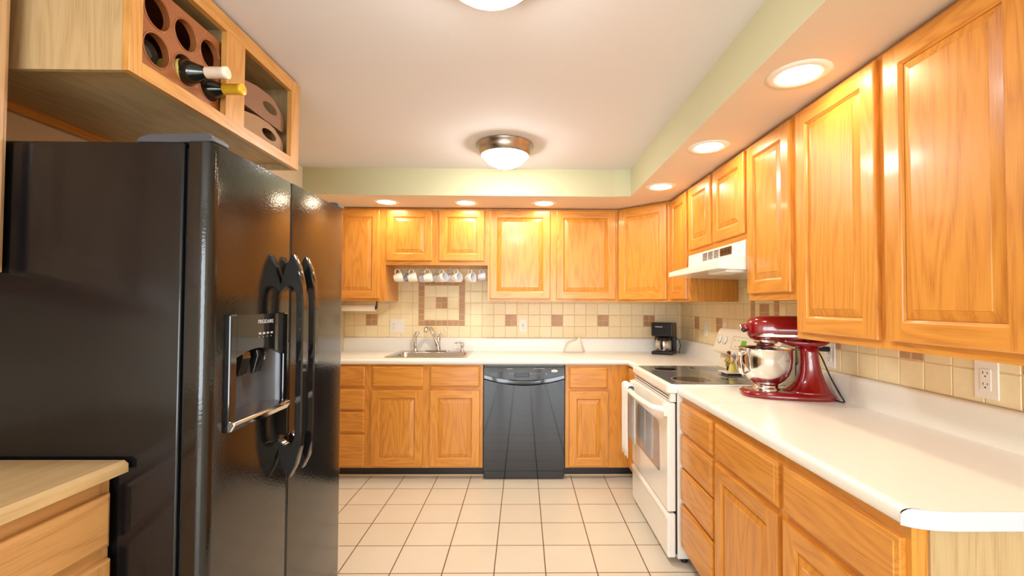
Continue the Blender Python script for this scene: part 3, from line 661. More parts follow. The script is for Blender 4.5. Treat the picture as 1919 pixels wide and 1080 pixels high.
# ------------------------------------------------------------------ range
RY0, RY1, RX = 91.05, 121.05, 29.6
t = thing('range', 'white freestanding electric range with black glass cooktop', 'range', (43, 106, 0)); o_ = (43, 106, 0)
b = MB(o_); b.box(31.6, 55.8, RY0 + 0.1, RY1 - 0.1, 1.2, 34.6, 'white', bev=0.1); b.build('body', t)
b = MB(o_); b.box(31.3, 31.6, RY0 + 0.5, RY1 - 0.5, 2, 34.5, 'blackplastic'); b.build('front_recess', t)
top = arc(RX + 1.2, RY0 + 1.2, 1.2, 180, 270, 6) + [(55.9, RY0), (55.9, RY1)] + arc(RX + 1.2, RY1 - 1.2, 1.2, 90, 180, 6)
b = MB(o_); b.prism(top, 34.65, 36.25, 2, 'white', bev=0.25, seg=3); ct = b.build('cooktop', t); smooth_by_angle(ct, 40)
gl = [(30.9, RY0 + 1.3 + .6), (31.5, RY0 + 1.3), (53.2, RY0 + 1.3), (53.2, RY1 - 1.3), (31.5, RY1 - 1.3), (30.9, RY1 - 1.3 - .6)]
b = MB(o_); b.prism(gl, 36.2, 36.34, 2, 'glasstop', bev=0.04); gt = b.build('glass_top', t)
for x, y, r in ((36.6, 113.9, 3.3), (37.2, 98.2, 4.3), (46.8, 114.6, 4.2), (46.8, 98.4, 3.3)):
    b = MB(o_); b.lathe([(r, 36.345), (r, 36.36), (r - 0.22, 36.36), (r - 0.22, 36.345)], (x, y, 0), 'ringgrey', seg=40, caps=False); b.prism(arc(x, y, r - 0.23, 0, 351, 39), 36.342, 36.356, 2, 'burner'); b.build('burner', gt)
# oven door, storage drawer
b = MB(o_); b.box(RX, 31.3, RY0 + 0.25, RY1 - 0.25, 10.6, 32.6, 'white', bev=0.3, seg=3); od = b.build('oven_door', t)
b = MB(o_); b.prism(arc(96.3 + 1, 16.8 + 1, 1, 180, 270, 4) + arc(115.8 - 1, 16.8 + 1, 1, 270, 360, 4) + arc(115.8 - 2.0, 27.6 - 1.6, 1.6, 0, 90, 4) + arc(96.3 + 2.0, 27.6 - 1.6, 1.6, 90, 180, 4), RX - 0.05, RX + 0.1, 0, 'greyglass'); b.build('window', od)
b = MB(o_); hz = 31.2
pts = []
for i in range(25):
    u = i / 24; y = RY0 + 1.0 + (RY1 - RY0 - 2.0) * u; e = min(u, 1 - u); d = 2.0 * (1 - max(0, 1 - e / 0.10) ** 2)
    pts.append((RX - 0.1 - d - 0.5 * math.sin(math.pi * u), y, hz - 0.35 * math.sin(math.pi * u)))
b.tube(pts, 0.72, 'white', seg=12, flat=0.9); b.box(RX - 0.7, RX + 0.3, RY0 + 0.25, RY0 + 1.7, 29.9, 32.4, 'white', bev=0.2).box(RX - 0.7, RX + 0.3, RY1 - 1.7, RY1 - 0.25, 29.9, 32.4, 'white', bev=0.2)
b.build('door_handle', od)
b = MB(o_); b.box(30.3, 31.4, RY0 + 0.4, RY1 - 0.4, 32.75, 34.55, 'white', bev=0.1)
for z in (33.2, 33.75): b.box(30.2, 30.32, RY0 + 1.5, RY1 - 1.5, z, z + 0.14, 'slot')
b.build('vent_trim', t)
b = MB(o_); b.box(RX, 31.3, RY0 + 0.3, RY1 - 0.3, 1.3, 10.2, 'white', bev=0.35, seg=3); b.box(RX - 0.35, RX + 0.2, RY0 + 0.5, RY1 - 0.5, 9.0, 9.9, 'white', bev=0.2); b.build('storage_drawer', t)
for x in (33.4, 54):
    for y in (RY0 + 1.6, RY1 - 1.6):
        b = MB(o_); b.lathe([(0.7, 0), (0.7, 0.5), (0.3, 0.6), (0.3, 1.25)], (x, y, 0), 'blackplastic', seg=12); b.build('foot', t)
# back guard
prof = [(55.9, 36.3), (52.6, 36.3), (53.1, 36.7), (53.6, 37.6), (53.75, 39.6), (51.9, 40.2), (51.75, 40.8), (53.35, 45.9), (53.9, 46.5), (55.9, 46.5)]
b = MB(o_); b.prism(prof, RY0, RY1, 1, 'bisque', bev=0.12); bg = b.build('backguard', t)
nrm = Vector((-(45.9 - 40.8), 0, 53.35 - 51.75)).normalized()     # outward normal of the tilted panel
rotp = nrm.to_track_quat('Z', 'Y').to_matrix()
def on_panel(y, s, out=0.0):
    p = Vector((51.75, y, 40.8)).lerp(Vector((53.35, y, 45.9)), s); return p + nrm * out
for y in (118.6, 115.4, 96.7, 93.5):
    b = MB(o_); c = on_panel(y, 0.55)
    b.lathe([(1.1, 0.0), (1.1, 0.35), (0.95, 0.45), (0.0, 0.45)], c, 'whiteplastic', seg=24, rot=rotp)
    b.box(c.x - 0.2, c.x + 0.2, y - 0.18, y + 0.18, c.z - 0.95, c.z + 0.95, 'whiteplastic', bev=0.1, rot=Matrix.Rotation(math.atan2(1.6, 5.1), 3, 'Y')); 
    b.v = [v if i < 4 * 24 else v + nrm * 0.6 for i, v in enumerate(b.v)]
    kn = b.build('knob', bg)
b = MB(o_); A = [on_panel(111.6, 0.22, 0.03), on_panel(99.8, 0.22, 0.03), on_panel(99.8, 0.80, 0.03), on_panel(111.6, 0.80, 0.03)]
b.tube(A, 0.04, 'ringgrey', seg=6, closed=True)
for k in range(6):
    c = on_panel(110.2 - k * 0.9, 0.35 if k % 2 else 0.62, 0.03); b.box(c.x - 0.05, c.x + 0.05, c.y - 0.25, c.y + 0.25, c.z - 0.1, c.z + 0.1, 'ringgrey')
b.build('panel_markings', bg)
b = MB(o_); cs = [on_panel(107.0, 0.42, 0.05), on_panel(104.6, 0.42, 0.05), on_panel(104.6, 0.66, 0.05), on_panel(107.0, 0.66, 0.05)]
b.add([tuple(c) for c in cs] + [tuple(c - nrm * 0.1) for c in cs], [(0, 1, 2, 3), (0, 1, 5, 4), (1, 2, 6, 5), (2, 3, 7, 6), (3, 0, 4, 7)], 'green'); o = b.build('clock_display', bg); o['label'] = 'green lit clock display'
# towel over the oven handle
b = MB((28, 117, 22))
def towel(b, ya, yb, zt, zb_f, zb_b):
    n = 14; hx = RX - 2.2; F = []
    prof = []
    for i in range(9): prof.append((hx - 0.95, zb_f + (zt - 0.2 - zb_f) * i / 8))
    prof += [(hx - 0.9 * math.cos(math.radians(a)), zt + 0.55 * math.sin(math.radians(a))) for a in (30, 60, 90, 120, 150)]
    for i in range(9): prof.append((hx + 0.92, zt - 0.2 - (zt - 0.2 - zb_b) * i / 8))
    R = []
    for k in range(n + 1):
        y = ya + (yb - ya) * k / n
        R.append([(x + 0.22 * math.sin(k * 1.1 + z * 0.05) * min(1, max(0, (zt - z) / 6)) * (1 if x < hx else 0.15), y + 0.012 * (zt - z) * math.sin(k * 0.7), z) for x, z in prof])
    vs = [p for r in R for p in r]; m = len(prof); fs = [(k * m + i, k * m + i + 1, (k + 1) * m + i + 1, (k + 1) * m + i) for k in range(n) for i in range(m - 1)]
    b.add(vs, fs, 'cloth', True)
towel(b, 119.3, 112.6, 31.75, 14.2, 17.6)
o = b.build('dish_towel'); tag(o, 'white dish towel draped over the oven door handle', 'towel')
sm = o.modifiers.new('thickness', 'SOLIDIFY'); sm.thickness = 0.16 * I; sm.offset = 0

# ------------------------------------------------------------------ range hood
t = thing('range_hood', 'white under-cabinet range hood above the range', 'range hood', (48, 101.7, 59.9)); o_ = (48, 101.7, 59.9)
HY0, HY1 = 86.75, 116.65; HX = 38.3
b = MB(o_); b.prism([(56.6, 65.6), (43.55, 65.6), (43.45, 62.7), (HX + 0.3, 61.25), (HX, 61.05), (HX, 60.0), (HX + 0.15, 59.9), (56.6, 59.3)], HY0, HY1, 1, 'white', bev=0.08); h = b.build('shell', t)
b = MB(o_)
for k in range(3):
    y1 = 107.2 - k * 3.1
    for j in range(6): b.box(43.4, 43.56, y1 - 2.5, y1, 63.35 + j * 0.32, 63.35 + j * 0.32 + 0.14, 'slot')
b.build('vent_slots', t)
b = MB(o_); b.box(43.3, 43.56, 92.3, 97.6, 63.4, 65.1, 'brown', bev=0.05)
for k in range(3): b.box(43.2, 43.35, 93.2 + k * 1.5, 93.8 + k * 1.5, 64.0, 64.5, 'blackplastic')
b.build('switch_panel', t)
b = MB(o_); b.box(40.5, 45.5, 88.5, 97, 59.3, 59.85, 'whiteplastic', bev=0.2); b.build('light_cover', t)

# ------------------------------------------------------------------ refrigerator
FX, FY0, FYM, FY1, FZ = -30.8, 44.25, 59.45, 77.15, 68.75
t = thing('refrigerator', 'large black side-by-side refrigerator with water dispenser', 'refrigerator', (-47, 60.7, 0)); o_ = (-47, 60.7, 0)
b = MB(o_); b.box(-62.8, -33.55, FY0 + 0.05, FY1 - 0.05, 1.2, FZ - 0.1, 'frside', bev=0.25, seg=3); o = b.build('body', t); smooth_by_angle(o, 35)
b = MB(o_); b.box(-33.6, -33.0, FY0 + 0.5, FY1 - 0.5, 3.2, FZ - 0.6, 'blackplastic'); b.build('gasket', t)
def fdoor(y0, y1, round_lo, round_hi):
    r = 1.1; p = [(-33.05, y0), (-33.05, y1)]
    p += arc(FX - (r if round_hi else 0.3), y1 - (r if round_hi else 0.3), r if round_hi else 0.3, 90, 0, 8)
    p += arc(FX - (r if round_lo else 0.3), y0 + (r if round_lo else 0.3), r if round_lo else 0.3, 0, -90, 8)
    return p
# freezer door with a recess for the dispenser: built of four blocks round the opening
DY0, DY1, DZ0, DZ1 = 48.0, 57.4, 40.4, 47.2
b = MB(o_)
pr = fdoor(FY0, FYM - 0.08, True, False)
b.prism(pr, 2.6, DZ0, 2, 'frblack').prism(pr, DZ1 + 0.3, FZ - 0.05, 2, 'frblack')
pl = [(-33.05, FY0), (-33.05, DY0)] + [(FX, DY0)] + arc(FX - 1.1, FY0 + 1.1, 1.1, 0, -90, 8)
b.prism(pl, DZ0, DZ1 + 0.3, 2, 'frblack'); b.box(-33.05, FX, DY1, FYM - 0.08, DZ0, DZ1 + 0.3, 'frblack'); b.box(-33.05, -32.8, DY0, DY1, DZ0, DZ1 + .3, 'frblack')
fz = b.build('freezer_door', t); smooth_by_angle(fz, 25)
b = MB(o_); b.prism(fdoor(FYM + 0.08, FY1, False, True), 2.6, FZ - 0.05, 2, 'frblack'); fd = b.build('refrigerator_door', t); smooth_by_angle(fd, 25)
b = MB(o_); b.box(-33.2, -31.6, FY0 + 0.6, FY1 - 0.6, 0.4, 2.4, 'blackplastic', bev=0.1)
for k in range(12): b.box(-31.65, -31.5, FY0 + 1.5 + k * 2.55, FY0 + 3.4 + k * 2.55, 0.9, 1.9, 'black')
b.build('base_grille', t)
b = MB(o_); b.prism([(-38.4, FZ - 0.1), (-38.2, FZ + 0.35), (-37.2, FZ + 0.7), (-31.3, FZ + 0.85), (-30.85, FZ + 0.55), (-30.85, FZ + 0.05), (-34.4, FZ - 0.1)], FY0 + 0.12, FY0 + 2.6, 1, 'grey', bev=0.12); b.build('hinge_cover', t)
b = MB(o_); b.prism([(-38.4, FZ - 0.1), (-38.2, FZ + 0.35), (-37.2, FZ + 0.7), (-31.3, FZ + 0.85), (-30.85, FZ + 0.55), (-30.85, FZ + 0.05), (-34.4, FZ - 0.1)], FY1 - 2.6, FY1 - 0.12, 1, 'grey', bev=0.12); b.build('hinge_cover', t)
# dispenser
b = MB(o_)
b.box(FX - 0.1, FX + 0.45, 46.9, DY0 + 0.05, 39.2, 51.5, 'blackgloss', bev=0.15)              # left stile
b.box(FX - 0.1, FX + 0.45, DY1 - 0.05, 58.2, 39.9, 51.5, 'blackgloss', bev=0.15)              # right stile
b.prism([(DY0, 51.45)] + [(DY0 + (DY1 - DY0) * i / 14, 46.3 + 1.3 * math.sin(math.pi * min(1, 0.15 + i / 14 * 0.85))) for i in range(15)] + [(DY1, 51.45)], FX - 0.1, FX + 0.42, 0, 'blackgloss')
b.build('dispenser_frame', fz)
b = MB(o_); b.prism([(FX - 1.9, DZ0 + 0.3), (FX + 0.9, DZ0 - 0.1), (FX + 1.05, DZ0 - 0.35), (FX + 0.6, 39.3), (FX - 0.1, 39.2), (FX - 1.9, 39.6 + 0.8)], 46.95, 58.1, 1, 'chrome', bev=0.1); o = b.build('drip_tray', fz); o['label'] = 'shiny drip tray'
b = MB(o_); rec = arc(0, 0, 1, 0, 180, 10); n = len(rec); mid = (DY0 + DY1) / 2; hw = (DY1 - DY0) / 2
b.loft([[(FX - 1.95 * max(0, s) ** 0.6, mid + hw * c * 0.995, z) for c, s in rec] for z in (DZ0 - 0.1, DZ1 + 0.25)], 'grey', caps=False, closed=False); o = b.build('recess', fz)
for y, dx in ((50.6, 0.0), (53.4, 0.0)):
    b = MB(o_); b.prism([(FX - 1.3, 47.4), (FX - 0.2, 47.3), (FX - 0.05, 46.6), (FX - 0.55, 44.6), (FX - 0.95, 44.5), (FX - 1.1, 46.4)], y - 0.75, y + 0.75, 1, 'blackgloss', bev=0.1); b.build('lever', fz)
b = MB(o_); b.box(FX - 0.8, FX - 0.5, 54.3, 54.9, 45.9, 46.8, 'whiteplastic', bev=0.05); b.build('water_spout', fz)
text_mesh('brand_lettering', 'FRIGIDAIRE', 0.62, 'lightprint', fz, (FX + 0.43 - o_[0], 53.3 - o_[1], 50.55), (math.radians(90), 0, math.radians(90)), 0.01)
b = MB(o_)
for k in range(4): b.box(FX + 0.40, FX + 0.44, 51.9 + k * 0.8, 52.35 + k * 0.8, 49.1, 49.3, 'lightprint'); b.box(FX + 0.40, FX + 0.44, 51.95 + k * 0.8, 52.05 + k * 0.8, 48.75, 48.85, 'lightprint')
b.build('dispenser_markings', fz)
# handles: D-shaped blades with pointed ends
def handle(y, par):
    out = [(FX, 55.2), (FX + 0.5, 57.2), (FX + 1.3, 58.9), (FX + 1.55, 58.9), (FX + 2.2, 57.4), (FX + 2.75, 55.0), (FX + 2.9, 52.8), (FX + 2.9, 36.6), (FX + 2.75, 34.4), (FX + 2.2, 32.2), (FX + 1.45, 30.7), (FX + 1.2, 30.7), (FX + 0.5, 32.2), (FX, 34.2)]
    inn = [(FX, 54.0), (FX + 0.6, 54.6), (FX + 1.0, 54.8), (FX + 1.2, 54.8), (FX + 1.6, 54.6), (FX + 1.9, 54.0), (FX + 2.0, 52.8), (FX + 2.0, 36.6), (FX + 1.9, 35.6), (FX + 1.6, 35.0), (FX + 1.2, 34.8), (FX + 1.0, 34.8), (FX + 0.6, 35.0), (FX, 35.6)]
    b = MB(o_); n = len(out); w = 0.62; c = 0.16
    rings = []
    def sh(pl, k): return pl
    vs = []
    for yy, off in ((y - w, c), (y - w + c, 0), (y + w - c, 0), (y + w, c)):
        for i in range(n):
            o2, i2 = Vector(out[i]), Vector(inn[i]); d = (o2 - i2).normalized() * off
            p = o2 - d; q = i2 + d
            vs.append((max(p.x, FX), yy, p.y)); vs.append((max(q.x, FX), yy, q.y))
    fs = []
    m = 2 * n
    for r in range(3):
        for i in range(n - 1):
            fs.append((r * m + 2 * i, r * m + 2 * i + 2, (r + 1) * m + 2 * i + 2, (r + 1) * m + 2 * i)); fs.append((r * m + 2 * i + 1, r * m + 2 * i + 3, (r + 1) * m + 2 * i + 3, (r + 1) * m + 2 * i + 1))
    for i in range(n - 1):
        fs.append((2 * i, 2 * i + 2, 2 * i + 3, 2 * i + 1)); fs.append((3 * m + 2 * i, 3 * m + 2 * i + 2, 3 * m + 2 * i + 3, 3 * m + 2 * i + 1))
    b.add(vs, fs, 'blackgloss', True); o = b.build('handle', par); smooth_by_angle(o, 30); return o
handle(57.7, fz); handle(60.95, fd)

# ------------------------------------------------------------------ cabinet over the refrigerator, and what it holds
WX, WY0, WY1, WZ0, WZ1 = -39.9, 45.1, 79.1, 76.2, 91.3
t = thing('open_wall_cabinet', 'open oak cabinet over the refrigerator holding the wine rack', 'cabinet', (-51, 62, WZ0)); o_ = (-51, 62, WZ0)
b = MB(o_)
b.box(-63.3, WX - 0.75, WY0, WY0 + 0.5, WZ0, WZ1, 'pale_v'); b.build('side_panel', t)['label'] = 'pale wood side panel'
b = MB(o_); b.box(-63.3, WX - 0.75, WY1 - 0.5, WY1, WZ0, WZ1, 'pale_v'); b.build('side_panel', t)
b = MB(o_); b.box(-63.3, WX - 0.75, WY0 + 0.5, WY1 - 0.5, WZ0 + 1.0, WZ0 + 1.5, 'pale_d').box(-63.3, WX - 0.75, WY0 + 0.5, WY1 - 0.5, WZ1 - 0.9, WZ1 - 0.4, 'pale_d').box(-63.3, -62.9, WY0 + 0.5, WY1 - 0.5, WZ0 + 1.5, WZ1 - 0.9, 'pale_d').box(-62.9, WX - 0.75, 61.4, 62.0, WZ0 + 1.5, WZ1 - 0.9, 'pale_v')
b.build('shelf_box', t)
b = MB(o_); b.box(-63.3, -62.5, WY0 + 0.5, WY1 - 0.5, WZ0, WZ0 + 1.0, 'oak_d'); b.build('hanging_rail', t)
b = MB(o_); X0, X1 = WX - 0.75, WX
b.box(X0, X1, WY0, 46.65, WZ0, WZ1, 'frameoak_v', bev=0.03).box(X0, X1, 59.75, 63.65, 77.8, 89.2, 'frameoak_v').box(X0, X1, 76.5, WY1, WZ0, WZ1, 'frameoak_v', bev=0.03)
hrail = oak('light_oak_rail', (0.66, 0.335, 0.085), (0.44, 0.18, 0.035), 1)
b.box(X0, X1, 46.65, 76.5, WZ0, 77.8, hrail).box(X0, X1, 46.65, 76.5, 89.2, WZ1, hrail); b.build('face_frame', t)
# wine rack
RX0 = -41.0
t = thing('wine_rack', 'reddish wooden wine rack with six round holes over the refrigerator', 'wine rack', (-46, 53.6, 77.72)); o_ = (-46, 53.6, 77.72)
b = MB(o_); holes = [(49.75 + 4.2 * i, 80.85 + 4.25 * j) for i in range(3) for j in range(2)]; HR = 1.75
def plate(b, x, mat, th):
    for (cy, cz) in holes:
        n = 32; k = []
        for i in range(n):
            a = 2 * math.pi * i / n; c, s = math.cos(a), math.sin(a); f = 1 / max(abs(c), abs(s)); hy, hz = 2.1, 2.125
            k.append((cy + HR * c, cz + HR * s, cy + hy * c * f, cz + hz * s * f))
        vs = [(x, p[0], p[1]) for p in k] + [(x, p[2], p[3]) for p in k] + [(x - th, p[0], p[1]) for p in k]
        fs = [(i, (i + 1) % n, n + (i + 1) % n, n + i) for i in range(n)] + [(i, (i + 1) % n, 2 * n + (i + 1) % n, 2 * n + i) for i in range(n)]
        b.add(vs, fs, mat)
    y0, y1, z0, z1 = 47.65, 60.25 - 0.0, 78.72, 87.23
    b.box(x - th, x, y0 - 0.6, y0, 77.75, 87.9, mat).box(x - th, x, y1, y1 + 0.6, 77.75, 87.9, mat).box(x - th, x, y0, y1, 77.75, z0, mat).box(x - th, x, y0, y1, z1, 87.9, mat)
plate(b, RX0, 'redwood', 0.75); b.build('front_board', t)
b = MB(o_); plate(b, -50.0, 'redwood_shaded', 0.5); b.build('back_board', t)
b = MB(o_); b.box(-50.0, RX0 - 0.75, 47.05, 47.35, 77.75, 87.9, 'redwood_shaded').box(-50.0, RX0 - 0.75, 60.55, 60.85, 77.75, 87.9, 'redwood_shaded').box(-50.0, RX0 - 0.75, 47.35, 60.55, 77.75, 77.95, 'redwood_shaded').box(-50.0, RX0 - 0.75, 47.35, 60.55, 87.6, 87.9, 'redwood_shaded'); b.build('rack_shell', t)
for (cy, cz) in holes:
    b = MB(o_); b.lathe([(HR + .18, RX0 - 0.02), (HR + .18, RX0 + 0.07), (HR, RX0 + .07), (HR, RX0 - .02)], (0, cy, cz), 'redwood', axis=0, seg=32, caps=False); b.build('hole_rim', t)
def bottle(label, cy, cz, tipx, cap, neck_out=True, lab=True, group=None):
    r = 1.46; t = thing('wine_bottle', label, 'wine bottle', (tipx, cy, cz - (HR - r)), 0); c = (0, cy, cz - (HR - r) + 0.02); o_ = tuple(t.location / I)
    b = MB(o_)
    if neck_out:
        body = [(0, -11.6), (r * 0.9, -11.6), (r, -11.3), (r, -4.9), (1.36, -4.35), (1.12, -3.7), (0.86, -3.1), (0.68, -2.6), (0.62, -2.3), (0.6, 0), (0, 0)]
        b.lathe([(a, tipx + h) for a, h in body], c, 'bottle', axis=0, seg=24)
        b.build('glass', t)
        b = MB(o_); b.lathe([(0.66, tipx - 2.5), (0.69, tipx - 2.45), (0.69, tipx - 0.5), (0.73, tipx - 0.45), (0.73, tipx + 0.0), (0.62, tipx + 0.05), (0, tipx + 0.05)], c, cap, axis=0, seg=20); b.build('capsule', t)
        if lab:
            b = MB(o_); vs = []
            for k in range(13):
                a = math.radians(120 + k * 11); e = 0.35 * abs(k - 6) / 6
                for h in (tipx - 7.4, tipx - 4.75 - e): vs.append((h, c[1] + (r + 0.02) * math.cos(a), c[2] + (r + 0.02) * math.sin(a)))
            b.add(vs, [(2 * k, 2 * k + 1, 2 * k + 3, 2 * k + 2) for k in range(12)], 'label', True); b.build('paper_label', t)
    else:
        body = [(0, 0.0), (0.8, -0.35), (r * 0.9, 0), (r, -0.25), (r, -7.0), (0.55, -8.6), (0.55, -9), (0, -9)]
        b.lathe([(a, tipx + h) for a, h in body], c, 'bottle', axis=0, seg=24); b.build('glass', t)
        b = MB(o_); b.lathe([(r + 0.015, tipx - 4), (r + 0.015, tipx - 0.3)], c, 'label', axis=0, seg=24, caps=False); b.build('paper_label', t)
    return t
bottle('wine bottle with a cream capsule sticking out of the rack', 53.95, 80.85, -35.9, 'cream')
bottle('wine bottle with a yellow capsule sticking out of the rack', 58.15, 80.85, -36.6, 'gold', lab=False)
bottle('wine bottle lying deep inside the lower near hole of the rack', 49.75, 80.85, -41.9, 'cream', neck_out=False)
# two wine carriers in the other compartment
def carrier(label, y0, y1, z0, z1, mat, tilt):
    t = thing('wine_carrier', label, 'carrier', (-41.2, (y0 + y1) / 2, z0), 0); o_ = (-41.2, (y0 + y1) / 2, z0)
    W, H = y1 - y0, z1 - z0; cy = (y0 + y1) / 2; b = MB(o_); n = 40; hc = (cy + 1.7, z0 + H * 0.55); ang = math.radians(tilt)
    outl = [(-W / 2, 0), (W / 2, 0), (W / 2, H * 0.58), (W * 0.42, H * 0.72), (W * 0.28, H * 0.93), (W * 0.12, H), (-W * 0.15, H * 0.97), (-W / 2, H * 0.78)]
    # sample the outline by rays from the hole centre
    def ray(a):
        d = Vector((math.cos(a), math.sin(a))); best = 99
        for i in range(len(outl)):
            p = Vector((outl[i][0] + cy - hc[0], outl[i][1] + z0 - hc[1])); q = Vector((outl[(i + 1) % len(outl)][0] + cy - hc[0], outl[(i + 1) % len(outl)][1] + z0 - hc[1])); e = q - p
            den = d.x * e.y - d.y * e.x
            if abs(den) < 1e-9: continue
            s = (p.x * e.y - p.y * e.x) / den; u = (p.x * d.y - p.y * d.x) / den
            if s > 0 and -1e-6 <= u <= 1 + 1e-6: best = min(best, s)
        return (hc[0] + d.x * best, hc[1] + d.y * best)
    O, H_ = [], []
    for i in range(n):
        a = 2 * math.pi * i / n; O.append(ray(a)); H_.append((hc[0] + 2.0 * math.cos(a), hc[1] + 0.78 * math.sin(a)))
    x = -41.1
    vs = [(x, *p) for p in O] + [(x, *p) for p in H_] + [(x - 0.12, *p) for p in O] + [(x - 0.12, *p) for p in H_]
    fs = []
    for i in range(n):
        j = (i + 1) % n; fs += [(i, j, n + j, n + i), (2 * n + i, 2 * n + j, 3 * n + j, 3 * n + i), (n + i, n + j, 3 * n + j, 3 * n + i), (i, j, 2 * n + j, 2 * n + i)]
    b.add(vs, fs, mat); p = b.build('handle_panel', t)
    b = MB(o_); k = 0.12; zt = z0 + H * 0.6
    b.box(-54, x - 0.12, y0, y0 + k, z0, zt, mat).box(-54, x - 0.12, y1 - k, y1, z0, z0 + H * 0.42, mat).box(-54, x - 0.12, y0, y1, z0, z0 + k, mat).box(-54, -54 + k, y0, y1, z0, z0 + H * 0.5, mat); b.build('box', t)
    t.rotation_euler = (ang, 0, 0); return t
carrier('tan card bottle carrier lying lowest in the open cabinet compartment', 64.6, 76.2, 77.75, 81.7, 'card2', 0)
carrier('brown card bottle carrier stacked on the tan one in the open cabinet', 64.7, 76.2, 81.85, 86.3, 'card', -1)

# ------------------------------------------------------------------ left foreground: base cabinet, wooden top, wall cabinet
cabinet('base_cabinet', 'light oak base cabinet under the wooden countertop in the left foreground', 'cabinet', (-39.5, 10, 0), 90, 33.7, 23.6, 0, 36.45,
        doors=[(0.5, 16.4, 4, 28.6), (17.4, 33.3, 4, 28.6)], drawers=[(0.5, 16.4, 29.7, 34.7), (17.4, 33.3, 29.7, 34.7)], stiles=[(0, 1.5), (16, 18), (32.6, 33.7)], rails=[(3.4, 4.6), (28, 30.2), (34.2, 36.45)], toe=3.4, mv='lightoak_v', mh='lightoak_h', side='pale_v')
b = MB((-50, 27, 36.5)); b.prism([(-63.4, 36.5), (-37.75, 36.5), (-37.75, 37.3), (-38.15, 37.62), (-63.4, 37.62)], 8.5, 43.75, 1, 'pale_x', bev=0.03); o = b.build('wooden_countertop')
tag(o, 'pale wooden countertop in the left foreground against the refrigerator', 'countertop')
cabinet('wall_cabinet', 'light oak wall cabinet cut off at the left edge, near the refrigerator', 'cabinet', (-50.6, 4.0, 55.6), 90, 40.0, 12.6, 55.6, 86,
        doors=[(0.4, 19.3, 55.9, 85.2), (20.7, 39.3, 55.9, 85.2)], stiles=[(0, 1.6), (18.4, 21.6), (38.4, 40.0)], rails=[(55.6, 57), (84.4, 86)], mv='palewall', mh='palewall', side='palewall')

# ------------------------------------------------------------------ lights
def flush(label, x, y, glass):
    t = thing('ceiling_light', label, 'ceiling light', (x, y, ZC)); o_ = (x, y, ZC)
    b = MB(o_); b.lathe([(5.6, ZC - 0.02), (7.05, ZC - 0.1), (7.1, ZC - 0.35), (6.7, ZC - 0.6), (6.55, ZC - 1.5), (6.0, ZC - 2.75), (5.85, ZC - 2.8), (5.8, ZC - 2.5)], (x, y, 0), 'nickel', seg=48, caps=False); b.build('metal_rim', t)
    b = MB(o_); RB = (5.75 ** 2 + 3.0 ** 2) / 6.0; A0 = math.degrees(math.asin(5.75 / RB)); b.lathe([(RB * math.sin(math.radians(A0 * (1 - k / 8))), ZC - 2.65 - 3.0 + RB * (1 - math.cos(math.radians(A0 * (1 - k / 8))))) for k in range(9)], (x, y, 0), glass, seg=48, caps=False); b.build('glass_bowl', t)
flush('flush ceiling light with brushed metal rim near the back of the room', -4.6, 109, 'bowl')
flush('flush ceiling light cut off at the top edge of the photo', -3.9, 48.0, 'bowl_near')
can_labels = [('recessed light in the soffit above the near wall cabinet doors', 37.2, 59.3), ('recessed light in the soffit beside the middle of the range hood', 36.6, 87.2), ('recessed light in the soffit before the narrow cabinet by the corner', 36.4, 117.2),
              ('recessed soffit light nearest the refrigerator on the back wall', -42.1, 137.2), ('recessed soffit light above the right door of the cabinet over the sink', -17.8, 137.6), ('recessed soffit light above the wide two-door cabinet', 6.4, 137.6)]
for lab, x, y in can_labels:
    t = thing('recessed_light', lab, 'recessed light', (x, y, ZS)); o_ = (x, y, ZS)
    b = MB(o_); b.lathe([(4.0, ZS - 0.01), (3.98, ZS - 0.14), (3.0, ZS - 0.22), (2.62, ZS - 0.06)], (x, y, 0), 'whiteplastic', seg=40, caps=False); b.build('trim_ring', t)
    b = MB(o_); b.lathe([(2.62, ZS - 0.05), (0, ZS - 0.06)], (x, y, 0), 'lens', seg=40, caps=False); b.build('lens', t)

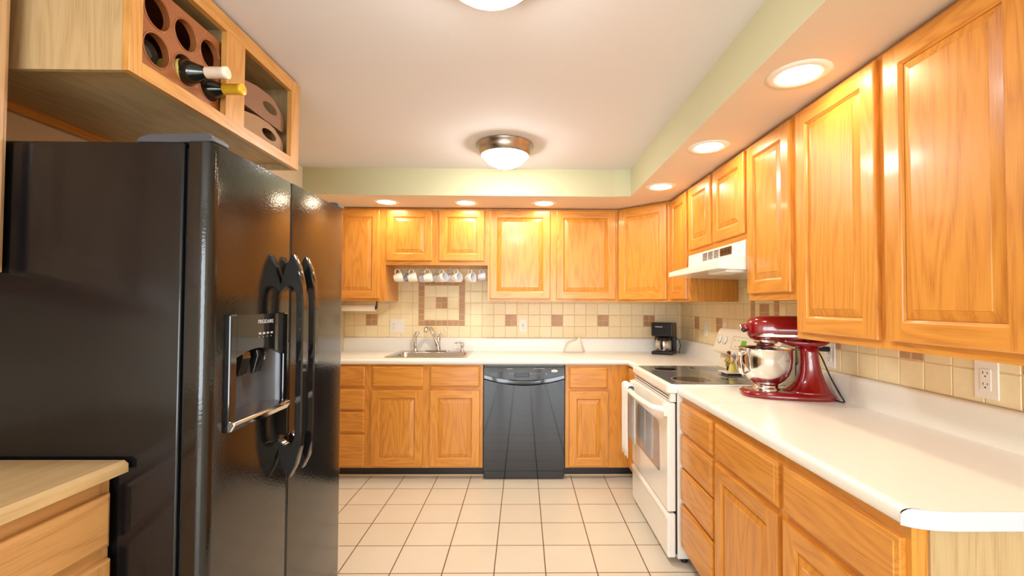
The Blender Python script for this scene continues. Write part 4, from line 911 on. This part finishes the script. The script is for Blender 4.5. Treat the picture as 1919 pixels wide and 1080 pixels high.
# ------------------------------------------------------------------ mugs under the short cabinet
def hook(x, y, par):
    ox = par.location / I
    b = MB(tuple(ox)); z = 65.3
    b.tube([(x, y, z + 0.3), (x, y, z - 0.35), (x - 0.38, y, z - 0.75), (x - 0.3, y, z - 1.15), (x, y, z - 1.3), (x + 0.32, y, z - 1.1), (x + 0.36, y, z - 0.85)], 0.07, 'nickel', seg=8); b.build('cup_hook', par)
def mug(label, x, y, tilt, yaw, body, inner, mark, sc=1.0, z=65.3):
    hz = z - 1.22
    t = thing('mug', label, 'mug', (x, y, hz), 0, None)
    # local: cup axis = z, handle towards +x; hung by the handle
    b = MB(); R, H = 1.55 * sc, 2.9 * sc
    prof = [(0, 0.12), (0.95 * sc, 0.12), (1.0 * sc, 0), (1.08 * sc, 0), (1.12 * sc, 0.25), (1.35 * sc, 0.6 * sc), (R, 1.6 * sc), (R * 1.06, H), (R * 1.02, H + 0.05), (R * 0.98, H)]
    b.lathe(prof, (0, 0, 0), body, seg=28, caps=False)
    b.lathe([(R * 0.98, H), (R * 0.92, 1.6 * sc), (1.2 * sc, 0.6), (0, 0.35)], (0, 0, 0), inner, seg=28, caps=False)
    rot = Matrix.Rotation(math.radians(yaw), 4, 'Z') @ Matrix.Rotation(math.radians(tilt), 4, 'Y') @ Matrix.Rotation(math.radians(180), 4, 'X')
    # orient: handle (+x local) up, cup axis to the side
    base = Matrix(((0, 0, 1, 0), (0, -1, 0, 0), (1, 0, 0, 0), (0, 0, 0, 1)))
    M4 = Matrix.Rotation(math.radians(yaw), 4, 'Z') @ Matrix.Rotation(math.radians(tilt), 4, 'Y') @ base
    hp = Vector((R + 1.2 * sc, 0, 1.7 * sc))
    T = Matrix.Translation(-(M4 @ hp)) @ M4
    def place(bb, name):
        bb.v = [T @ v for v in bb.v]; return bb.build(name, t)
    o = place(b, 'bowl')
    h = MB(); h.tube([(R - 0.1, 0, 2.35 * sc), (R + 0.7 * sc, 0, 2.45 * sc), (R + 1.25 * sc, 0, 1.95 * sc), (R + 1.25 * sc, 0, 1.45 * sc), (R + 0.7 * sc, 0, 0.9 * sc), (R - 0.15, 0, 0.8 * sc)], 0.17 * sc, body, seg=8); place(h, 'handle')
    if mark:
        k = MB(); vs = []
        for zz in (1.2, 2.0):
            for q in range(7):
                a = math.radians(75 + q * 5); vs.append(((R * (0.985 if zz < 1.5 else 1.03) + 0.03) * math.cos(a), (R * (0.985 if zz < 1.5 else 1.03) + 0.03) * math.sin(a), zz * sc))
        k.add(vs, [(q, q + 1, 8 + q, 7 + q) for q in range(6)], mark); place(k, 'printed_motif')
    return t
front = [(-41.6, 'first', 'porc', 'porc', None, 14, 12), (-37.0, 'third', 'porc', 'porc', None, 14, 12), (-31.8, 'fifth', 'porc', 'porc', None, 12, 16), (-27.0, 'seventh', 'porc', 'porcblue', 'orange', 10, -28), (-22.2, 'ninth', 'porc', 'porcblue', 'orange', 8, -30), (-17.6, 'tenth', 'porc', 'porcblue', 'orange', 6, -30), (-13.9, 'last', 'porcblue', 'porc', None, 10, 8)]
# front row hangs along the front edge of the cabinet bottom, the back row behind the gaps
names = ['cream mug with tall handle at the refrigerator end of the hanging row', 'cream mug second along the front of the hanging row from the refrigerator', 'plain cream mug left of the first orange-printed hanging mug', 'first orange-printed hanging mug counted from the refrigerator', 'middle of the three orange-printed hanging mugs', 'orange-printed hanging mug next to the small bluish mug', 'small bluish white mug at the far right of the hanging row']
for (x, _, bo, inn, mk, tl, yw), lab in zip(front, names):
    hook(x, 147.6, sc); mug(lab, x, 147.6, -tl, yw, bo, inn, mk, 1.0 if x < -15 else 0.86)
bn = ['grey blue mug showing its open rim, between the first two cream mugs', 'bluish mug hanging behind, between the second and third cream mugs', 'bluish mug hanging behind and left of the first orange-printed mug', 'pale bluish mug hanging behind and left of the middle orange-printed mug']
for x, yw, lab in zip((-38.6, -33.9, -29.0, -24.6), (-80, 20, 15, 10), bn):
    hook(x, 150.6, sc); mug(lab, x, 150.6, -8, yw, 'porcblue', 'porcblue', None, 0.98)

# ------------------------------------------------------------------ small things on the back counter and walls
t = thing('paper_towel_roll', 'white paper towel roll mounted under the cabinet beside the refrigerator', 'paper towels', (-56, 150.5, 51.2)); o_ = (-56, 150.5, 51.2)
b = MB(o_); b.lathe([(0.75, -61.5), (1.15, -61.5), (1.15, -49.4), (0.75, -49.4)], (0, 150.5, 51.3), 'paper', axis=0, seg=28, caps=False); b.lathe([(1.15, -49.42), (0.72, -49.41)], (0, 150.5, 51.3), 'paper', axis=0, seg=28, caps=False); b.build('roll', t)
b = MB(o_); b.lathe([(0.7, -61.9), (0.7, -49.2)], (0, 150.5, 51.3), 'brown', axis=0, seg=20); b.box(-49.2, -48.9, 150, 151, 51.0, 53.58, 'brown', bev=0.08).box(-62.1, -61.8, 150, 151, 51.0, 53.58, 'brown', bev=0.08); b.build('holder', t)

t = thing('coffee_maker', 'black drip coffee maker with steel carafe in the counter corner', 'coffee maker', (48.4, 152.6, 36), -28)
b = MB(); b.prism([(-3.4, -4.4), (3.4, -4.4)] + [(3.6, 4.2), (-3.6, 4.2)], 0, 1.1, 2, 'blackplastic', bev=0.3, seg=3); b.lathe([(3.0, 1.1), (3.0, 1.25), (0, 1.25)], (0, -1.3, 0), 'blackgloss', seg=28); b.build('base', t)
b = MB(); b.box(-3.5, 3.5, 1.7, 4.2, 1.0, 10.6, 'blackplastic', bev=0.35, seg=3); b.build('water_tank', t)
b = MB(); b.box(-3.5, 3.5, -4.1, 4.1, 6.1, 10.7, 'blackplastic', bev=0.4, seg=3); b.box(-2.2, 0.2, -4.16, -4.08, 9.2, 9.45, 'lightprint'); b.build('brew_head', t)
b = MB(); b.lathe([(2.4, 1.28), (2.65, 1.5), (2.65, 4.3), (2.3, 5.0)], (0, -1.3, 0), 'steel', seg=32); b.build('carafe', t)['label'] = 'brushed steel carafe'
b = MB(); b.lathe([(2.32, 5.0), (2.4, 5.5), (1.7, 6.0), (0, 6.0)], (0, -1.3, 0), 'blackplastic', seg=28); b.build('carafe_lid', t)
b = MB(); b.tube([(0.0, -3.5, 5.3), (0, -4.9, 5.1), (0, -5.1, 4.2), (0, -4.9, 2.6), (0, -4.0, 2.0)], 0.42, 'blackplastic', seg=10); b.build('carafe_handle', t)
b = MB(); b.tube([(3.4, 3.6, 5.2), (4.4, 4.0, 4.4), (4.7, 4.2, 2.4), (4.2, 4.4, 0.5), (4.2, 4.9, 0.12), (4.4, 5.0, 0.12)], 0.13, 'blackplastic', seg=8); b.build('power_cord', t)

b = MB((17.9, 156.4, 36)); rings = []
random.seed(3)
for z, sx0, sx1, sy in ((0, -3.6, 3.55, 1.7), (0.9, -3.5, 3.4, 1.6), (1.9, -2.9, 3.1, 1.45), (2.9, -2.4, 2.9, 1.25), (3.6, -1.6, 2.7, 1.0), (4.1, 0.6, 2.5, 0.85), (4.8, 1.2, 2.3, 0.6), (5.2, 1.6, 2.1, 0.3)):
    cx, hx = (sx0 + sx1) / 2, (sx1 - sx0) / 2; rings.append([(17.9 + cx + hx * math.copysign(abs(math.cos(a)) ** 0.7, math.cos(a)) + random.uniform(-.08, .08), 156.4 + sy * math.copysign(abs(math.sin(a)) ** 0.7, math.sin(a)) + random.uniform(-.06, .06), 36 + z) for a in [2 * math.pi * k / 20 for k in range(20)]])
b.loft(rings, 'rock'); o = b.build('stone_ornament'); tag(o, 'pale pinkish stone ornament with one raised peak on the back counter', 'ornament')

def wall_plate(name, label, cat, plane, a0, a1, z0, z1, kind, outlet=None):
    """plane 'y': back wall (a = x); plane 'x': right wall (a = y, a0 > a1)"""
    if plane == 'y': t = thing(name, label, cat, ((a0 + a1) / 2, YB - 0.29, (z0 + z1) / 2), 0)
    else: t = thing(name, label, cat, (XR - 0.29, (a0 + a1) / 2, (z0 + z1) / 2), -90)
    W, H = abs(a1 - a0), z1 - z0
    b = MB(); b.box(-W / 2, W / 2, -0.22, 0.0, -H / 2, H / 2, 'whiteplastic', bev=0.12, seg=2); b.build('plate', t)
    def socket(cx, tall=2.6, gfci=False):
        b = MB(); b.box(cx - 0.66, cx + 0.66, -0.30, -0.2, -tall / 2, tall / 2, 'whiteplastic', bev=0.04)
        for zz in (0.68, -0.68):
            b.box(cx - 0.30, cx - 0.22, -0.315, -0.29, zz - 0.02, zz + 0.3, 'slot').box(cx + 0.22, cx + 0.30, -0.315, -0.29, zz + 0.0, zz + 0.28, 'slot'); b.lathe([(0.1, 0), (0.1, 0.02), (0, 0.02)], (cx, -0.315, zz - 0.28), 'slot', axis=1, seg=12)
        if gfci: b.box(cx - 0.3, cx + 0.3, -0.33, -0.29, -0.1, 0.1, 'slot')
        b.build('socket', t)
    def rocker(cx):
        b = MB(); b.prism([(-0.2, -1.3), (-0.36, -1.3), (-0.26, 0.0), (-0.30, 1.3), (-0.2, 1.3)], cx - 0.62, cx + 0.62, 0, 'whiteplastic'); b.build('rocker', t)
    if kind == 'double': socket(-1.25); rocker(1.25)
    if kind == 'gfci': socket(0, gfci=True)
    if kind == 'outlet': socket(0)
    if kind == 'switch': rocker(0)
    return t
wall_plate('outlet_plate', 'white double wall plate with socket and switch left of the faucet', 'wall plate', 'y', -47.4, -42.0, 42.2, 47.3, 'double')
wall_plate('wall_outlet', 'white wall outlet with test buttons above the back counter, over the dishwasher', 'outlet', 'y', -1.35, 1.4, 42.8, 47.3, 'gfci')
wall_plate('wall_outlet', 'white wall outlet mostly hidden behind the coffee maker', 'outlet', 'y', 49.6, 54.4, 43.2, 47.7, 'outlet')
wall_plate('light_switch', 'white wall switch on the right wall between the two left mosaic accents', 'switch', 'x', 138.9, 136.0, 43.0, 47.7, 'switch')
wall_plate('light_switch', 'white wall switch just above the range control panel', 'switch', 'x', 125.9, 123.1, 43.4, 48.0, 'switch')
wall_plate('wall_outlet', 'white wall outlet with the mixer plug in it', 'outlet', 'x', 83.4, 80.4, 41.2, 45.9, 'outlet')
wall_plate('wall_outlet', 'large white wall outlet above the near counter on the right wall', 'outlet', 'x', 55.4, 52.5, 41.4, 46.1, 'outlet')

# ------------------------------------------------------------------ figurine shakers on a tray on the cooktop
b = MB((49.5, 105.6, 36.36)); b.box(47.3, 51.7, 103.2, 108.0, 36.75, 36.98, 'whiteplastic', bev=0.08).box(47.9, 51.1, 103.8, 107.4, 36.36, 36.78, 'blackplastic')
o = b.build('tray'); tag(o, 'small square white tray with black base on the cooktop', 'tray')
def figure(label, x, y, body, hair, dress):
    t = thing('figurine', label, 'figurine', (x, y, 36.98)); o_ = (x, y, 36.98)
    b = MB(o_)
    if dress: b.lathe([(0.95, 36.98), (1.0, 37.2), (0.75, 38.4), (0.45, 39.3), (0.4, 39.6), (0.5, 40.1), (0.3, 40.5), (0, 40.5)], (x, y, 0), body, seg=20)
    else:
        b.lathe([(0.28, 36.98), (0.3, 38.4)], (x, y + 0.3, 0), 'fhair', seg=12); b.lathe([(0.28, 36.98), (0.3, 38.4)], (x, y - 0.3, 0), 'fhair', seg=12)
        b.lathe([(0.6, 38.0), (0.62, 38.8), (0.6, 39.8), (0.35, 40.3), (0, 40.3)], (x, y, 0), body, seg=20)
    b.build('body', t)
    b = MB(o_); b.sphere((x, y, 40.95), (0.5, 0.5, 0.58), 'skin'); b.sphere((x - 0.48, y - .05, 40.9), 0.1, 'skin')
    b.tube([(x, y + 0.55, 40.0), (x - 0.5, y + 0.6, 39.3), (x - 0.75, y + 0.25, 39.1)], [0.2, 0.17, 0.13], 'skin', seg=8); b.tube([(x, y - 0.55, 40.0), (x - 0.5, y - 0.6, 39.3), (x - 0.75, y - 0.25, 39.1)], [0.2, 0.17, 0.13], 'skin', seg=8); b.build('head_and_arms', t)
    b = MB(o_); b.sphere((x + 0.12, y, 41.15), (0.55, 0.58, 0.55), hair)
    if dress: b.sphere((x + 0.2, y, 40.6), (0.5, 0.6, 0.8), 'fblue')
    b.build('hair' if not dress else 'headscarf', t)
figure('small standing figurine in green clothes on the cooktop tray', 49.4, 106.9, 'fgreen', 'fhair', False)
figure('small figurine in a yellow dress and bluish headscarf on the cooktop tray', 49.5, 104.9, 'fyellow', 'fwhite', True)

# ------------------------------------------------------------------ stand mixer (local: +x towards the attachment nose)
t = thing('stand_mixer', 'red stand mixer with steel bowl on the counter beside the range', 'mixer', (48.6, 81.6, 36.0), 180 - 17)
def sup(cx, cz, hy, hz, e=2.6, n=28, x=0): 
    out = []
    for k in range(n):
        a = 2 * math.pi * k / n; c, s = math.cos(a), math.sin(a)
        out.append((x, hy * math.copysign(abs(c) ** (2 / e), c), cz + hz * math.copysign(abs(s) ** (2 / e), s)))
    return out
def plan(z, x0, x1, hy, e=2.4, n=32):
    cx, hx = (x0 + x1) / 2, (x1 - x0) / 2; out = []
    for k in range(n):
        a = 2 * math.pi * k / n; c, s = math.cos(a), math.sin(a)
        out.append((cx + hx * math.copysign(abs(c) ** (2 / e), c), hy * math.copysign(abs(s) ** (2 / e), s), z))
    return out
b = MB()
b.loft([plan(0, -7.5, 7.8, 4.1, 2.8), plan(0.25, -7.7, 8.0, 4.25, 2.8), plan(0.75, -7.6, 8.0, 4.2, 2.8), plan(1.1, -7.2, 7.6, 3.9, 2.8), plan(1.2, -6.8, 7.0, 3.5, 2.8)], 'red')
b.loft([plan(1.0, -7.2, 1.6, 3.7), plan(1.5, -6.9, 0.4, 3.3), plan(2.2, -6.5, -0.6, 2.8), plan(3.2, -6.0, -1.3, 2.35), plan(4.6, -5.5, -1.75, 2.0), plan(6.4, -5.1, -1.95, 1.8), plan(8.2, -4.9, -1.9, 1.75), plan(9.2, -5.0, -1.6, 1.8)], 'red')
b.build('stand', t)
b = MB()
b.loft([plan(9.2, -5.6, -0.6, 1.7), plan(9.7, -6.4, 0.8, 2.1), plan(10.3, -7.0, 2.2, 2.3)], 'red')
hd = [(6.75, 12.5, 0.7, 0.75), (6.6, 12.45, 1.3, 1.4), (6.1, 12.4, 1.85, 1.95), (5.2, 12.4, 2.2, 2.2), (3.8, 12.42, 2.4, 2.32), (1.5, 12.45, 2.5, 2.35), (-2.0, 12.45, 2.5, 2.35), (-5.0, 12.35, 2.35, 2.2), (-6.6, 12.2, 1.9, 1.8), (-7.3, 12.1, 1.2, 1.2), (-7.5, 12.1, 0.5, 0.6)]
b.loft([sup(0, z, hy, hz, 2.5, 28, x) for x, z, hy, hz in hd], 'red'); b.build('motor_head', t)
b = MB(); pts = []
for k in range(40):
    a = 2 * math.pi * k / 40; c, s = math.cos(a), math.sin(a); pts.append((1.0 + 5.35 * math.copysign(abs(c) ** 0.6, c), 2.42 * math.copysign(abs(s) ** 0.75, s)))
b.prism(pts, 10.95, 11.65, 2, 'chrome', bev=0.05, smooth=False); o = b.build('trim_band', t); o['label'] = 'polished silver trim band'; smooth_by_angle(o, 40)
text_mesh('band_lettering', 'KitchenAid', 0.55, 'darkprint', t, (4.4, 2.36, 11.3), (math.radians(90), 0, math.radians(171)), 0.02)
b = MB(); b.lathe([(0.75, 6.5), (0.72, 7.3), (0.62, 7.4), (0.62, 7.75), (0, 7.75)], (0, 0, 12.5), 'red', axis=0, seg=24); b.build('hub', t)
b = MB(); b.lathe([(0.66, 7.7), (0.66, 7.95), (0, 8.0)], (0, 0, 12.5), 'chrome', axis=0, seg=24); b.lathe([(0.3, 0), (0.36, 0.5), (0, 0.6)], (7.4, 0.5, 12.0), 'blackplastic', axis=1, seg=14); b.build('hub_cap', t)
b = MB(); b.lathe([(2.05, 10.4), (2.05, 9.85), (1.9, 9.7), (0, 9.7)], (3.6, 0, 0), 'chrome', seg=32); b.lathe([(0.9, 9.7), (0.9, 9.0), (0.3, 8.9), (0.3, 5.0), (0, 5.0)], (4.2, 0, 0), 'grey', seg=20); b.lathe([(1.5, 9.7), (1.5, 9.2), (0, 9.2)], (3.6, 0, 0), 'red', seg=24); b.build('beater_shaft', t)
b = MB(); b.lathe([(0.36, 0), (0.36, 0.35), (0, 0.4)], (-2.6, 2.35, 12.6), 'blackplastic', axis=1, seg=16); b.sphere((-2.6, 2.65, 10.75), 0.42, 'blackplastic'); b.box(-2.8, -0.8, 2.4, 2.47, 10.86, 10.94, 'blackplastic'); b.build('speed_knob', t)
b = MB(); b.sphere((-3.3, 1.78, 7.4), (0.22, 0.12, 0.22), 'chrome'); b.build('screw', t)
BX = 3.55
b = MB(); b.lathe([(2.3, 1.15), (2.3, 1.5), (2.05, 1.7), (2.0, 2.2), (2.3, 2.35), (3.1, 3.0), (3.85, 4.0), (4.3, 5.3), (4.45, 6.8), (4.5, 8.5), (4.68, 8.65), (4.7, 8.8), (4.55, 8.85), (4.4, 8.6), (4.35, 6.8), (4.2, 5.3), (3.75, 4.1), (3.0, 3.1), (2.0, 2.5), (0, 2.4)], (BX, 0, 0), 'chrome', seg=48, caps=False); bw = b.build('bowl', t); bw['label'] = 'polished steel mixing bowl'
b = MB(); dirv = Matrix.Rotation(math.radians(28), 3, 'Z') @ Vector((1, 0, 0)); P0 = Vector((BX, 0, 0))
def hp(r, z): return P0 + dirv * r + Vector((0, 0, z))
b.tube([hp(4.3, 8.3), hp(4.9, 8.3), hp(5.5, 7.9), hp(5.75, 7.0), hp(5.55, 5.4), hp(5.2, 4.3), hp(4.7, 3.9), hp(4.1, 4.4)], [0.5, 0.55, 0.6, 0.62, 0.62, 0.58, 0.5, 0.4], 'chrome', seg=12, flat=0.35); b.build('bowl_handle', bw)
# power cord and plug (world coordinates into the mixer's frame)
inv = (Matrix.Translation(Vector((48.6, 81.6, 36.0))) @ Matrix.Rotation(math.radians(180 - 17), 4, 'Z')).inverted()
def wl(p): return inv @ Vector(p)
def smooth_path(P, n=6):
    P = [Vector(p) for p in P]; out = []
    for i in range(len(P) - 1):
        p0, p1, p2, p3 = P[max(i - 1, 0)], P[i], P[i + 1], P[min(i + 2, len(P) - 1)]
        for k in range(n):
            u = k / n; out.append(0.5 * ((2 * p1) + (p2 - p0) * u + (2 * p0 - 5 * p1 + 4 * p2 - p3) * u * u + (3 * p1 - p0 - 3 * p2 + p3) * u ** 3))
    return out + [P[-1]]
cord = smooth_path([wl(p) for p in [(53.2, 81.0, 45.0), (53.9, 80.2, 43.6), (54.6, 78.9, 40.2), (55.2, 77.4, 37.4), (55.3, 76.4, 36.2), (54.7, 76.4, 36.15), (54.6, 78.2, 36.2), (55.0, 80.5, 36.2), (55.3, 82.4, 37.0), (54.2, 83.6, 40.0), (53.2, 82.6, 43.6), (53.7, 81.7, 44.5)]])
b = MB(); b.tube(cord, 0.13, 'blackplastic', seg=8); b.build('power_cord', t)
b = MB(); c0 = (XR - 0.62, 81.9, 44.65)
b.tube([wl((53.7, 81.7, 44.5)), wl((54.4, 81.8, 44.6)), wl((55.4, 81.9, 44.65)), wl((XR - 0.75, 81.9, 44.65)), wl((XR - 0.61, 81.9, 44.65))], [0.16, 0.34, 0.46, 0.5, 0.5], 'blackplastic', seg=10); b.build('plug', t)

# ------------------------------------------------------------------ repeats share a group
GROUPS = {'recessed_light': 'recessed lights in the soffit', 'ceiling_light': 'flush ceiling lights', 'mug': 'mugs hanging under the short cabinet', 'wine_bottle': 'wine bottles in the rack', 'wine_carrier': 'card bottle carriers', 'wall_outlet': 'wall outlets over the counters',
          'light_switch': 'wall switches on the right wall', 'wall_cabinet': 'oak wall cabinets', 'base_cabinet': 'oak base cabinets', 'drawer_base_cabinet': 'four-drawer base cabinets', 'figurine': 'figurines on the cooktop tray', 'countertop': 'white laminate countertops'}
for o in list(S.objects):
    if o.parent is None and 'label' in o.keys():
        g = GROUPS.get(o.name.split('.')[0])
        if g: o['group'] = g
